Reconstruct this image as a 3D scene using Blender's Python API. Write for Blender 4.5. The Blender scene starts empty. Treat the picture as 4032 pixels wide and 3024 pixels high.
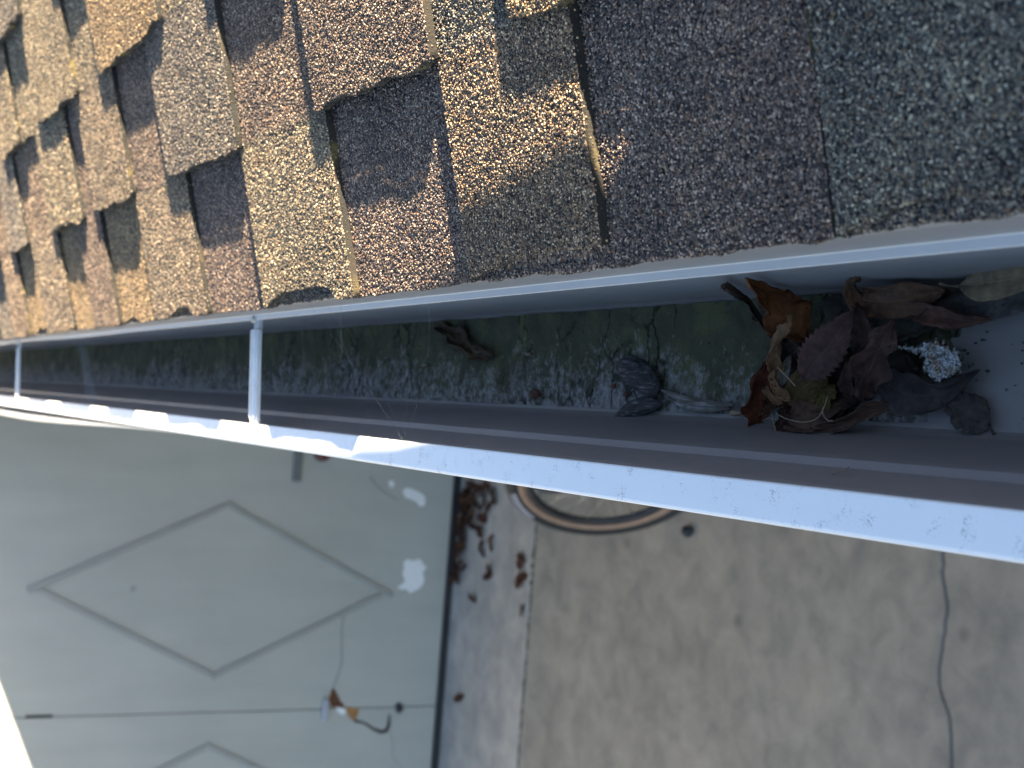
import bpy, bmesh, math, random
import numpy as np
from mathutils import Vector, Matrix, noise

SC = bpy.context.scene
COL = SC.collection
CAMZ = 2.9                                  # camera height above the driveway
FPX = 5500.0                                # focal length in photo pixels (4032 wide)
# ------------------------------------------------------------------ camera
CX = Vector((.07824, -.47463, -.87670)).normalized()
CY = Vector((.99646, .01008, .08347)).normalized()
CZ = CX.cross(CY).normalized()
CY = CZ.cross(CX).normalized()
cam_d = bpy.data.cameras.new('camera')
cam = bpy.data.objects.new('camera', cam_d)
COL.objects.link(cam)
cam.matrix_world = Matrix(((CX.x, CY.x, CZ.x, 0), (CX.y, CY.y, CZ.y, 0), (CX.z, CY.z, CZ.z, CAMZ), (0, 0, 0, 1)))
cam_d.sensor_fit = 'HORIZONTAL'
cam_d.sensor_width = 36
cam_d.lens = 36 * FPX / 4032
cam_d.clip_start = .02
cam_d.clip_end = 2000
cam_d.dof.use_dof = True
cam_d.dof.focus_distance = .86
cam_d.dof.aperture_fstop = 13.0
SC.camera = cam
# ------------------------------------------------------------------ sky and sun
LDIR = Vector((-.923, .80, -.402)).normalized()          # direction the sunlight travels
SUN = -LDIR
elev = math.asin(SUN.z)
azim = math.atan2(SUN.x, SUN.y)
W = bpy.data.worlds.new('World')
SC.world = W
W.use_nodes = True
wn = W.node_tree
sky = wn.nodes.new('ShaderNodeTexSky')
sky.sky_type = 'NISHITA'
sky.sun_disc = False
sky.sun_elevation = elev
sky.sun_rotation = azim
sky.ozone_density = 1.5
wn.links.new(sky.outputs[0], wn.nodes['Background'].inputs[0])
wn.nodes['Background'].inputs[1].default_value = .05
sun_d = bpy.data.lights.new('sun', 'SUN')
sun_d.energy = 5.0
sun_d.angle = math.radians(.5)
sun_d.color = (1.0, .82, .58)
sun = bpy.data.objects.new('sun', sun_d)
COL.objects.link(sun)
sun.rotation_euler = LDIR.to_track_quat('-Z', 'Y').to_euler()
sun.location = (6, -6, 8)
SC.view_settings.view_transform = 'Standard'
SC.view_settings.look = 'None'
SC.view_settings.exposure = 3.2
SC.view_settings.gamma = 1
SC.view_settings.use_curve_mapping = False
SC.cycles.max_bounces = 8

random.seed(7)
RNG = np.random.default_rng(11)

# ------------------------------------------------------------------ helpers
def ray(dx, dy):
    """direction through a point of the 2212 px wide view of the photograph"""
    k = 4032 / 2212
    c = Vector(((dx * k - 2016) / FPX, -(dy * k - 1512) / FPX, -1))
    return (CX * c.x + CY * c.y + CZ * c.z).normalized()
def at_z(dx, dy, z):
    r = ray(dx, dy); return Vector((0, 0, CAMZ)) + r * ((z - CAMZ) / r.z)
def at_x(dx, dy, x):
    r = ray(dx, dy); return Vector((0, 0, CAMZ)) + r * (x / r.x)
def at_y(dx, dy, y):
    r = ray(dx, dy); return Vector((0, 0, CAMZ)) + r * (y / r.y)

def tag(o, label=None, cat=None, group=None, kind=None):
    if label: o['label'] = label
    if cat: o['category'] = cat
    if group: o['group'] = group
    if kind: o['kind'] = kind
    return o
def thing(name, loc, label, cat, group=None):
    o = bpy.data.objects.new(name, None); COL.objects.link(o)
    o.location = loc; o.empty_display_size = .05
    return tag(o, label, cat, group)
def par(o, p):
    if p is not None:
        o.parent = p
        w = Matrix.Translation(p.location) if p.parent is None else p.parent.matrix_basis
        q = p; M = Matrix.Identity(4)
        chain = []
        while q is not None:
            chain.append(q); q = q.parent
        for q in reversed(chain):
            M = M @ q.matrix_parent_inverse @ q.matrix_basis
        o.matrix_parent_inverse = M.inverted()
    return o
def mobj(name, verts, faces, mat, parent=None, smooth=False, color=None):
    me = bpy.data.meshes.new(name)
    me.from_pydata([tuple(v) for v in verts], [], faces)
    me.update()
    if smooth:
        me.polygons.foreach_set('use_smooth', [True] * len(me.polygons))
    for m in (mat if isinstance(mat, (list, tuple)) else [mat]):
        me.materials.append(m)
    o = bpy.data.objects.new(name, me); COL.objects.link(o)
    if color is not None: o.color = (*color, 1)
    return par(o, parent)
def bmobj(name, bm, mat, parent=None, smooth=False, color=None):
    me = bpy.data.meshes.new(name)
    bm.normal_update(); bm.to_mesh(me); bm.free()
    if smooth:
        me.polygons.foreach_set('use_smooth', [True] * len(me.polygons))
    me.materials.append(mat)
    o = bpy.data.objects.new(name, me); COL.objects.link(o)
    if color is not None: o.color = (*color, 1)
    return par(o, parent)
def box_bm(bm, lo, hi, bevel=0):
    r = bmesh.ops.create_cube(bm, size=1)
    vs = r['verts']
    for v in vs:
        v.co = Vector([lo[i] + (v.co[i] + .5) * (hi[i] - lo[i]) for i in range(3)])
    if bevel:
        es = list({e for v in vs for e in v.link_edges})
        bmesh.ops.bevel(bm, geom=es, offset=bevel, segments=2, affect='EDGES', profile=.5)
def box(name, lo, hi, mat, parent=None, bevel=0, color=None):
    bm = bmesh.new(); box_bm(bm, lo, hi, bevel)
    return bmobj(name, bm, mat, parent, color=color)
def tube_geo(pts, rad, n=8, closed=False):
    """verts and faces of a tube along points; rad is a number or a list"""
    pts = [Vector(p) for p in pts]; N = len(pts)
    rads = rad if isinstance(rad, (list, tuple)) else [rad] * N
    vs, fs = [], []
    ref = None
    for i, p in enumerate(pts):
        if closed: t = pts[(i + 1) % N] - pts[i - 1]
        else: t = pts[min(i + 1, N - 1)] - pts[max(i - 1, 0)]
        t.normalize()
        if ref is None:
            ref = Vector((0, 0, 1)) if abs(t.z) < .9 else Vector((1, 0, 0))
        a = (ref - t * ref.dot(t)).normalized(); b = t.cross(a); ref = a
        for k in range(n):
            an = 2 * math.pi * k / n
            vs.append(p + (a * math.cos(an) + b * math.sin(an)) * rads[i])
    for i in range(N if closed else N - 1):
        j = (i + 1) % N
        for k in range(n):
            fs.append((i * n + k, i * n + (k + 1) % n, j * n + (k + 1) % n, j * n + k))
    if not closed:
        fs.append(tuple(reversed(range(n)))); fs.append(tuple((N - 1) * n + k for k in range(n)))
    return vs, fs
def tube(name, pts, rad, mat, parent=None, n=8, closed=False, color=None):
    v, f = tube_geo(pts, rad, n, closed)
    return mobj(name, v, f, mat, parent, True, color)
def sweep(name, prof, ys, mat, parent=None, warp=None, smooth=False):
    """profile of (x, z) points swept along y; warp(x, z, y) moves points"""
    vs, fs = [], []
    n = len(prof)
    for y in ys:
        for (x, z) in prof:
            if warp: x2, z2 = warp(x, z, y)
            else: x2, z2 = x, z
            vs.append((x2, y, z2))
    for i in range(len(ys) - 1):
        for k in range(n - 1):
            fs.append((i * n + k, i * n + k + 1, (i + 1) * n + k + 1, (i + 1) * n + k))
    return mobj(name, vs, fs, mat, parent, smooth)

# ------------------------------------------------------------------ materials
def mat_new(name):
    m = bpy.data.materials.new(name); m.use_nodes = True
    nt = m.node_tree
    return m, nt, nt.nodes['Principled BSDF']
class NT:
    def __init__(s, nt): s.nt = nt
    def n(s, t, **kw):
        x = s.nt.nodes.new('ShaderNode' + t)
        for k, v in kw.items(): setattr(x, k, v)
        return x
    def l(s, a, b): s.nt.links.new(a, b)
    def noise(s, vec, scale, detail=4, rough=.55, dist=0):
        x = s.n('TexNoise'); x.inputs['Scale'].default_value = scale; x.inputs['Detail'].default_value = detail
        x.inputs['Roughness'].default_value = rough; x.inputs['Distortion'].default_value = dist
        if vec is not None: s.l(vec, x.inputs['Vector'])
        return x
    def ramp(s, fac, stops, interp='LINEAR'):
        r = s.n('ValToRGB'); cr = r.color_ramp; cr.interpolation = interp
        while len(cr.elements) < len(stops): cr.elements.new(.5)
        for e, (p, c) in zip(cr.elements, stops):
            e.position = p; e.color = (*c, 1) if len(c) == 3 else c
        if fac is not None: s.l(fac, r.inputs[0])
        return r
    def mix(s, fac, a, b, mode='MIX'):
        m = s.n('Mix', data_type='RGBA', blend_type=mode)
        for sock, v in ((m.inputs[0], fac), (m.inputs[6], a), (m.inputs[7], b)):
            if isinstance(v, (int, float)): sock.default_value = v
            elif isinstance(v, tuple): sock.default_value = (*v, 1)
            else: s.l(v, sock)
        return m.outputs[2]
    def math(s, op, a, b=None, clamp=False):
        m = s.n('Math', operation=op); m.use_clamp = clamp
        for sock, v in ((m.inputs[0], a), (m.inputs[1], b)):
            if v is None: continue
            if isinstance(v, (int, float)): sock.default_value = v
            else: s.l(v, sock)
        return m.outputs[0]
    def bump(s, h, strength, dist, bsdf):
        b = s.n('Bump'); b.inputs['Strength'].default_value = strength; b.inputs['Distance'].default_value = dist
        s.l(h, b.inputs['Height']); s.l(b.outputs[0], bsdf.inputs['Normal'])
        return b
def coords(N, scale=(1, 1, 1)):
    g = N.n('TexCoord'); mp = N.n('Mapping'); mp.inputs['Scale'].default_value = scale
    N.l(g.outputs['Object'], mp.inputs[0]); return mp.outputs[0]

def plain(name, col, rough=.6, metal=0, var=.12, vscale=30, bumpd=0, bscale=200, spec=.5):
    m, nt, b = mat_new(name); N = NT(nt)
    v = coords(N)
    nz = N.noise(v, vscale, 5)
    c = N.ramp(nz.outputs[0], [(.25, tuple(x * (1 - var) for x in col)), (.75, tuple(min(1, x * (1 + var)) for x in col))])
    N.l(c.outputs[0], b.inputs['Base Color'])
    b.inputs['Roughness'].default_value = rough; b.inputs['Metallic'].default_value = metal
    b.inputs['Specular IOR Level'].default_value = spec
    if bumpd:
        N.bump(N.noise(v, bscale, 3).outputs[0], .6, bumpd, b)
    return m

PALETTE = [(0, (.014, .013, .014)), (.20, (.042, .040, .042)), (.38, (.090, .083, .077)), (.55, (.155, .133, .107)),
           (.72, (.235, .195, .145)), (.83, (.20, .115, .065)), (.87, (.35, .295, .22)), (.965, (.52, .46, .36))]
def granule_mats():
    # field material: granules too small or too far to be single faces
    m, nt, b = mat_new('shingle_granules_field'); N = NT(nt)
    g = N.n('TexCoord')
    vo = N.n('TexVoronoi'); vo.inputs['Scale'].default_value = 620; N.l(g.outputs['Object'], vo.inputs['Vector'])
    sep = N.n('SeparateColor'); N.l(vo.outputs['Color'], sep.inputs[0])
    pal = N.ramp(sep.outputs[0], PALETTE, 'CONSTANT')
    oi = N.n('ObjectInfo')
    big = N.noise(g.outputs['Object'], 22, 3)
    tone = N.ramp(big.outputs[0], [(.3, (.80, .80, .82)), (.7, (1.18, 1.14, 1.08))])
    c = N.mix(1, pal.outputs[0], oi.outputs['Color'], 'MULTIPLY')
    c = N.mix(1, c, tone.outputs[0], 'MULTIPLY')
    N.l(c, b.inputs['Base Color']); b.inputs['Roughness'].default_value = .85
    b.inputs['Specular IOR Level'].default_value = .25
    N.bump(N.math('SUBTRACT', 1, vo.outputs['Distance']), 1.0, .0016, b)
    # single granules: one random number each
    m2, nt2, b2 = mat_new('shingle_granules_single'); N2 = NT(nt2)
    at = N2.n('Attribute'); at.attribute_name = 'grain'
    pal2 = N2.ramp(at.outputs['Fac'], PALETTE, 'LINEAR')
    oi2 = N2.n('ObjectInfo'); g2 = N2.n('TexCoord')
    big2 = N2.noise(g2.outputs['Object'], 22, 3)
    tone2 = N2.ramp(big2.outputs[0], [(.3, (.80, .80, .82)), (.7, (1.18, 1.14, 1.08))])
    c2 = N2.mix(1, pal2.outputs[0], oi2.outputs['Color'], 'MULTIPLY')
    c2 = N2.mix(1, c2, tone2.outputs[0], 'MULTIPLY')
    N2.l(c2, b2.inputs['Base Color']); b2.inputs['Roughness'].default_value = .7
    b2.inputs['Specular IOR Level'].default_value = .4
    # asphalt edge with yellow moss; its black also paints the crevice shade
    m3, nt3, b3 = mat_new('shingle_edge'); N3 = NT(nt3)
    g3 = N3.n('TexCoord')
    nz = N3.noise(g3.outputs['Object'], 24, 4)
    c3 = N3.ramp(nz.outputs[0], [(.45, (.010, .010, .009)), (.58, (.022, .018, .013)), (.70, (.14, .11, .035))])
    N3.l(c3.outputs[0], b3.inputs['Base Color']); b3.inputs['Roughness'].default_value = .95
    N3.bump(N3.noise(g3.outputs['Object'], 700, 2).outputs[0], 1, .001, b3)
    return m, m2, m3
M_FIELD, M_GRAN, M_EDGE = granule_mats()

def concrete(name, col, warm, spots=True):
    m, nt, b = mat_new(name); N = NT(nt); v = coords(N)
    n1 = N.noise(v, 1.7, 6, .6); n2 = N.noise(v, 9, 5, .6, .4); n3 = N.noise(v, 160, 3)
    c = N.ramp(n1.outputs[0], [(.3, tuple(x * .84 for x in col)), (.55, col), (.75, warm)])
    c2 = N.ramp(n2.outputs[0], [(.3, (.76, .77, .78)), (.7, (1.20, 1.18, 1.15))])
    o = N.mix(1, c.outputs[0], c2.outputs[0], 'MULTIPLY')
    c3 = N.ramp(n3.outputs[0], [(.3, (.9, .9, .9)), (.7, (1.08, 1.08, 1.08))])
    o = N.mix(1, o, c3.outputs[0], 'MULTIPLY')
    if spots:
        vo = N.n('TexVoronoi'); vo.inputs['Scale'].default_value = 3.4; N.l(v, vo.inputs['Vector'])
        sp = N.ramp(N.math('ADD', vo.outputs['Distance'], N.math('MULTIPLY', n2.outputs[0], .05)), [(.055, (.68, .68, .67)), (.12, (1, 1, 1))])
        o = N.mix(1, o, sp.outputs[0], 'MULTIPLY')
    N.l(o, b.inputs['Base Color']); b.inputs['Roughness'].default_value = .88
    N.bump(n3.outputs[0], .5, .002, b)
    return m
M_CONC = concrete('driveway_concrete', (.255, .243, .216), (.30, .275, .235))
M_APRON = concrete('apron_concrete', (.355, .345, .325), (.40, .385, .36))
M_SOIL = concrete('ground_soil', (.20, .18, .14), (.24, .21, .16), False)

def painted(name, col, dirt, scale=1.0, rough=.45, specks=0.0, amount=.5):
    m, nt, b = mat_new(name); N = NT(nt)
    v = coords(N, (1, .35, 1))
    n1 = N.noise(v, 14 * scale, 6, .65); n2 = N.noise(coords(N), 90 * scale, 4, .6)
    f = N.ramp(N.math('ADD', n1.outputs[0], N.math('MULTIPLY', n2.outputs[0], .25)), [(.5, (0, 0, 0)), (.85, (1, 1, 1))])
    c = N.mix(N.math('MULTIPLY', f.outputs[0], amount), col, dirt)
    if specks:
        vo = N.n('TexVoronoi'); vo.inputs['Scale'].default_value = 900; N.l(coords(N), vo.inputs['Vector'])
        msk = N.noise(coords(N), 70, 4)
        sp = N.math('LESS_THAN', vo.outputs['Distance'], N.math('MULTIPLY', N.math('SUBTRACT', msk.outputs[0], .46, True), specks))
        c = N.mix(N.math('MULTIPLY', sp, .75), c, (.12, .12, .13))
    N.l(c, b.inputs['Base Color']); b.inputs['Roughness'].default_value = rough
    N.bump(n2.outputs[0], .25, .0006, b)
    return m
M_LIP = painted('gutter_white_paint', (.66, .675, .69), (.57, .58, .59), 1, .38, 1.7, .35)
M_INNER = painted('gutter_inner_paint', (.18, .155, .148), (.125, .108, .103), 1, .55, 0, .6)
M_BACK = painted('gutter_back_paint', (.215, .20, .19), (.13, .118, .108), 1, .78, 0, .55)
M_DRIP = painted('drip_edge_paint', (.225, .215, .215), (.165, .158, .158), 1, .45, 1.2, .5)
M_HANG = painted('hanger_metal', (.62, .63, .64), (.42, .42, .43), 3, .35, 1.6, .5)
M_STEEL = plain('screw_steel', (.45, .45, .45), .35, .9)
M_WALL = plain('stucco_wall', (.52, .49, .42), .9, 0, .08, 12, .003, 90)
M_TRIM = plain('white_trim', (.74, .73, .70), .5, 0, .05, 8)
M_CAPM = plain('chimney_cap', (.32, .31, .30), .9, 0, .15, 14)
M_RUB = plain('black_rubber', (.012, .014, .018), .55, 0, .3, 20)
M_DARK = plain('dark_hardware', (.022, .024, .03), .45, .2, .3, 30)

def door_mat():
    m, nt, b = mat_new('door_grey_paint'); N = NT(nt); v = coords(N)
    n1 = N.noise(v, 1.6, 5, .55); n2 = N.noise(coords(N, (1, 1, .15)), 14, 4); n3 = N.noise(v, 7, 5, .6)
    c = N.ramp(n1.outputs[0], [(.3, (.345, .355, .335)), (.7, (.40, .408, .385))])
    c2 = N.ramp(n2.outputs[0], [(.3, (.95, .95, .95)), (.7, (1.04, 1.04, 1.04))])
    o = N.mix(1, c.outputs[0], c2.outputs[0], 'MULTIPLY')
    # scuffs and mould towards no particular direction
    vo = N.n('TexVoronoi'); vo.inputs['Scale'].default_value = 4.2; N.l(v, vo.inputs['Vector'])
    sp = N.ramp(N.math('ADD', vo.outputs['Distance'], N.math('MULTIPLY', n3.outputs[0], .06)), [(.06, (.72, .72, .72)), (.10, (1, 1, 1))])
    o = N.mix(1, o, sp.outputs[0], 'MULTIPLY')
    N.l(o, b.inputs['Base Color']); b.inputs['Roughness'].default_value = .6
    N.bump(n2.outputs[0], .3, .001, b)
    return m
M_DOOR = door_mat()
M_MOLD = plain('door_molding_paint', (.285, .295, .285), .6, 0, .08, 9)
M_WOOD = plain('bare_wood', (.10, .042, .018), .85, 0, .5, 30, .002, 80)
M_WOOD2 = plain('bare_wood_pale', (.30, .15, .055), .85, 0, .4, 40, .002, 80)
M_PATCH = plain('white_filler', (.72, .74, .77), .8, 0, .06, 40, .001, 90)

def leaf_mat():
    m, nt, b = mat_new('dry_leaf'); N = NT(nt)
    uv = N.n('UVMap'); sp = N.n('SeparateXYZ'); N.l(uv.outputs[0], sp.inputs[0])
    g = N.n('TexCoord')
    oi = N.n('ObjectInfo')
    at = N.math('ABSOLUTE', N.math('SUBTRACT', sp.outputs[1], .5))
    rib = N.ramp(at, [(.0, (1, 1, 1)), (.025, (0, 0, 0))])
    ph = N.math('SUBTRACT', N.math('MULTIPLY', sp.outputs[0], 11), N.math('MULTIPLY', at, 9))
    fr = N.math('ABSOLUTE', N.math('SUBTRACT', N.math('FRACT', ph), .5))
    vein = N.ramp(fr, [(.0, (1, 1, 1)), (.07, (0, 0, 0))])
    vn = N.math('MAXIMUM', rib.outputs[0], N.math('MULTIPLY', vein.outputs[0], .55))
    n1 = N.noise(g.outputs['Object'], 130, 6, .7); n2 = N.noise(g.outputs['Object'], 38, 4)
    c1 = N.ramp(n1.outputs[0], [(.25, (.34, .32, .31)), (.5, (.80, .79, .78)), (.75, (1.35, 1.28, 1.18))])
    c2 = N.ramp(n2.outputs[0], [(.3, (.62, .60, .60)), (.7, (1.25, 1.2, 1.12))])
    o = N.mix(1, oi.outputs['Color'], c1.outputs[0], 'MULTIPLY'); o = N.mix(1, o, c2.outputs[0], 'MULTIPLY')
    light = N.mix(1, oi.outputs['Color'], (1.55, 1.45, 1.25), 'MULTIPLY')
    o = N.mix(N.math('MULTIPLY', vn, .55), o, light)
    sv = N.n('TexVoronoi'); sv.inputs['Scale'].default_value = 240; N.l(g.outputs['Object'], sv.inputs['Vector'])
    spt = N.math('LESS_THAN', sv.outputs['Distance'], N.math('MULTIPLY', N.math('SUBTRACT', n2.outputs[0], .5, True), 1.6))
    o = N.mix(N.math('MULTIPLY', spt, .7), o, (.012, .01, .008))
    N.l(o, b.inputs['Base Color']); b.inputs['Roughness'].default_value = .75
    b.inputs['Specular IOR Level'].default_value = .12
    N.bump(N.math('ADD', N.math('MULTIPLY', vn, .8), n1.outputs[0]), .7, .0006, b)
    return m
M_LEAF = leaf_mat()
def grain_mat(name, stops, scale, stretch=(1, 1, 1), bumpd=.0008, rough=.85):
    m, nt, b = mat_new(name); N = NT(nt)
    v = coords(N, stretch); nz = N.noise(v, scale, 6, .7)
    c = N.ramp(nz.outputs[0], stops); N.l(c.outputs[0], b.inputs['Base Color'])
    b.inputs['Roughness'].default_value = rough
    N.bump(nz.outputs[0], .9, bumpd, b); return m
M_POD = grain_mat('grey_seed_pod', [(.36, (.010, .010, .011)), (.54, (.032, .030, .031)), (.70, (.20, .19, .19))], 300, (1.6, .25, 1))
M_TWIG = grain_mat('weathered_twig', [(.3, (.03, .026, .022)), (.52, (.13, .115, .10)), (.75, (.34, .33, .33))], 220, (1.5, .22, 1))
def tuft_mat():
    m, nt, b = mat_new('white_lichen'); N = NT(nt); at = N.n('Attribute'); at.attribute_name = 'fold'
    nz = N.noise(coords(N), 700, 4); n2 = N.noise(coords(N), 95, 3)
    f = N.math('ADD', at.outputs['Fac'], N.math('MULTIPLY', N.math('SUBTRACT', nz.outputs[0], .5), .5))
    c = N.ramp(f, [(.22, (.012, .010, .008)), (.40, (.10, .085, .055)), (.55, (.36, .35, .33)), (.75, (.66, .68, .69))])  # height darkens the folds: crease shade put into the tuft's colour
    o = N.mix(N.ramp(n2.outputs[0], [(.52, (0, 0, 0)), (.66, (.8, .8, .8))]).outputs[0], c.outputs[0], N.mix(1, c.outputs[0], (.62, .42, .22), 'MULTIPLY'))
    N.l(o, b.inputs['Base Color']); b.inputs['Roughness'].default_value = .9
    N.bump(nz.outputs[0], .6, .0006, b); return m
M_TUFT = tuft_mat()
M_SEED = grain_mat('brown_seed', [(.3, (.03, .014, .01)), (.7, (.10, .04, .022))], 200)
M_STRAW = plain('pale_straw', (.19, .145, .09), .7, 0, .2, 60)
M_SILK = plain('spider_silk', (.40, .40, .42), .4)
_n = M_SILK.node_tree; _t = _n.nodes.new('ShaderNodeBsdfTransparent'); _m = _n.nodes.new('ShaderNodeMixShader'); _m.inputs[0].default_value = .38
_n.links.new(_t.outputs[0], _m.inputs[1]); _n.links.new(_n.nodes['Principled BSDF'].outputs[0], _m.inputs[2]); _n.links.new(_m.outputs[0], _n.nodes['Material Output'].inputs['Surface'])

def silt_mat():
    m, nt, b = mat_new('moss_and_silt'); N = NT(nt); v = coords(N)
    g = N.n('TexCoord'); sp = N.n('SeparateXYZ'); N.l(g.outputs['Object'], sp.inputs[0])
    n1 = N.noise(v, 30, 6, .65, .3); n2 = N.noise(v, 170, 5, .7); n3 = N.noise(v, 11, 4)
    moss = N.ramp(n1.outputs[0], [(.28, (.040, .039, .028)), (.5, (.072, .073, .042)), (.72, (.105, .112, .045))])
    silt = N.ramp(n2.outputs[0], [(.34, (.055, .053, .050)), (.47, (.17, .162, .155)), (.7, (.30, .288, .275))])
    # silt shows towards the front side of the trough and in worn patches
    fx = N.math('MULTIPLY', N.math('SUBTRACT', .060, sp.outputs[0]), 24)
    f = N.math('ADD', fx, N.math('MULTIPLY', N.math('SUBTRACT', n2.outputs[0], .52), 3.4))
    f = N.math('ADD', f, N.math('MULTIPLY', N.math('SUBTRACT', n1.outputs[0], .5), 2.4))
    f = N.math('ADD', f, N.math('MULTIPLY', N.math('SUBTRACT', n3.outputs[0], .5), 1.6), True)
    o = N.mix(f, moss.outputs[0], silt.outputs[0])
    fl = N.ramp(n2.outputs[0], [(.62, (0, 0, 0)), (.72, (1, 1, 1))])
    o = N.mix(N.math('MULTIPLY', fl.outputs[0], .35), o, (.15, .15, .145))
    # cracks across the dried layer
    cv = N.n('TexVoronoi', feature='DISTANCE_TO_EDGE'); cv.inputs['Scale'].default_value = 1.0
    mp = N.n('Mapping'); mp.inputs['Scale'].default_value = (22, 46, 10)
    wob = N.mix(.035, g.outputs['Object'], n1.outputs['Color'])
    N.l(wob, mp.inputs[0]); N.l(mp.outputs[0], cv.inputs['Vector'])
    ck = N.ramp(cv.outputs['Distance'], [(.0, (1, 1, 1)), (.05, (0, 0, 0))])
    ckm = N.math('MULTIPLY', ck.outputs[0], N.ramp(n3.outputs[0], [(.47, (0, 0, 0)), (.56, (1, 1, 1))]).outputs[0])
    o = N.mix(N.math('MULTIPLY', ckm, .8), o, (.012, .014, .011))
    N.l(o, b.inputs['Base Color']); b.inputs['Roughness'].default_value = .95
    b.inputs['Specular IOR Level'].default_value = .15
    h = N.math('SUBTRACT', N.math('ADD', n2.outputs[0], n1.outputs[0]), N.math('MULTIPLY', ckm, 1.3))
    N.bump(h, .9, .002, b)
    return m
M_SILT = silt_mat()

# ------------------------------------------------------------------ ground and driveway
mobj('ground', [(-300, -300, -.03), (300, -300, -.03), (300, 300, -.03), (-300, 300, -.03)], [(0, 1, 2, 3)], M_SOIL)
tag(bpy.data.objects['ground'], kind='structure')
def slab(name, edge_near, edge_far, x0, x1, mat):
    """concrete slab between two wavy edges given as functions y(x)"""
    n = 420; xs = [x0 + (x1 - x0) * i / n for i in range(n + 1)]
    vs = []
    for x in xs:
        a, b = edge_near(x), edge_far(x)
        vs += [(x, a, -.09), (x, a, -.006), (x, a + .006, 0), (x, b - .006, 0), (x, b, -.006), (x, b, -.09)]
    fs = [(i * 6 + k, (i + 1) * 6 + k, (i + 1) * 6 + k + 1, i * 6 + k + 1) for i in range(n) for k in range(5)]
    fs += [tuple(range(6)), tuple(n * 6 + k for k in reversed(range(6)))]
    o = mobj(name, vs, fs, mat); tag(o, kind='structure'); return o
CRK = [(-9, 2.62), (-1.6, 2.70), (-.95, 2.725), (-.82, 2.734), (-.75, 2.742), (-.68, 2.755), (-.63, 2.79), (-.585, 2.802), (-.536, 2.802),
       (-.46, 2.79), (-.42, 2.785), (-.383, 2.79), (-.33, 2.812), (-.253, 2.816), (.2, 2.83), (.9, 2.82)]
def crack_y(x):
    for (a, p), (b, q) in zip(CRK, CRK[1:]):
        if a <= x <= b:
            return p + (q - p) * (x - a) / (b - a) + .008 * noise.noise(Vector((x * 22, 3, 0))) + .004 * noise.noise(Vector((x * 75, 6, 0)))
    return CRK[0][1]
slab('driveway', lambda x: -6, lambda x: crack_y(x) - .0018, -6, .78, M_CONC)
slab('driveway', lambda x: crack_y(x) + .0018, lambda x: 5.074, -6, .78, M_CONC)
slab('garage_apron', lambda x: 5.088, lambda x: 5.95, -6, .78, M_APRON)
# moss and dirt in the joint
vs, fs = [], []
bmj = bmesh.new()
for i in range(900):
    x = random.uniform(-2.4, .6); y = random.uniform(5.074, 5.088)
    s = random.uniform(.002, .006) * (1.8 if -.66 < x < -.5 and random.random() < .5 else 1)
    bmesh.ops.create_icosphere(bmj, subdivisions=1, radius=s, matrix=Matrix.Translation((x, y, -.008 + .6 * s)))
o = bmobj('joint_moss', bmj, plain('joint_moss', (.075, .085, .045), .95, 0, .5, 30))
tag(o, 'thin green moss growing in the straight joint between the concrete slabs', 'moss', kind='stuff')

# ------------------------------------------------------------------ house body under the roof
XE, ZE = .0935, CAMZ - .405                      # eave edge
PIT = math.atan(.306)
DV = Vector((math.cos(PIT), 0, math.sin(PIT)))
DN = Vector((-math.sin(PIT), 0, math.cos(PIT)))
E0 = Vector((XE, 0, ZE))
def rp(u, v, n=0):
    return E0 + DV * v + DN * n + Vector((0, u, 0))
Y0, Y1 = -2.2, 5.80
house = thing('house', (.8, 1.8, 0), 'house wall and eave boards beneath the shingle roof', 'house')
box('wall', (.80, -4.5, 0), (6.0, 5.80, 2.40), M_WALL, house)
box('fascia', (.0955, -4.5, CAMZ - .60), (.12, 5.79, CAMZ - .412), M_TRIM, house)
box('soffit', (.121, -4.5, CAMZ - .60), (.80, 5.79, CAMZ - .585), M_TRIM, house)

# ------------------------------------------------------------------ shingle roof
roof = thing('shingle_roof', (XE, 1.8, ZE), 'tan and brown asphalt shingle roof sloping down to the gutter', 'roof')
RV = 4.6                                           # length up the slope to the ridge
zr = rp(0, RV)
vs = [rp(-4.6, .004, -.0045), rp(5.81, .004, -.0045), rp(5.81, RV, -.0045), rp(-4.6, RV, -.0045),
      rp(-4.6, .03, -.03), rp(5.81, .03, -.03), rp(5.81, RV, -.12), rp(-4.6, RV, -.12)]
mobj('roof_deck', vs, [(0, 1, 2, 3), (7, 6, 5, 4), (0, 4, 5, 1), (1, 5, 6, 2), (2, 6, 7, 3), (3, 7, 4, 0)], M_FIELD, roof, color=(.8, .8, .85))
b0, b1 = rp(-4.6, RV, -.0045), rp(5.81, RV, -.0045)
far_x = b0.x + RV * math.cos(PIT); far_z = ZE
mobj('back_slope', [b0, b1, (far_x, 5.81, far_z), (far_x, -4.6, far_z), b0 - Vector((0, 0, .1)), b1 - Vector((0, 0, .1)), (far_x, 5.81, far_z - .1), (far_x, -4.6, far_z - .1)],
     [(0, 3, 2, 1), (4, 5, 6, 7), (2, 3, 7, 6), (1, 2, 6, 5), (0, 4, 7, 3)], M_FIELD, roof, color=(.8, .8, .85))

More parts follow.
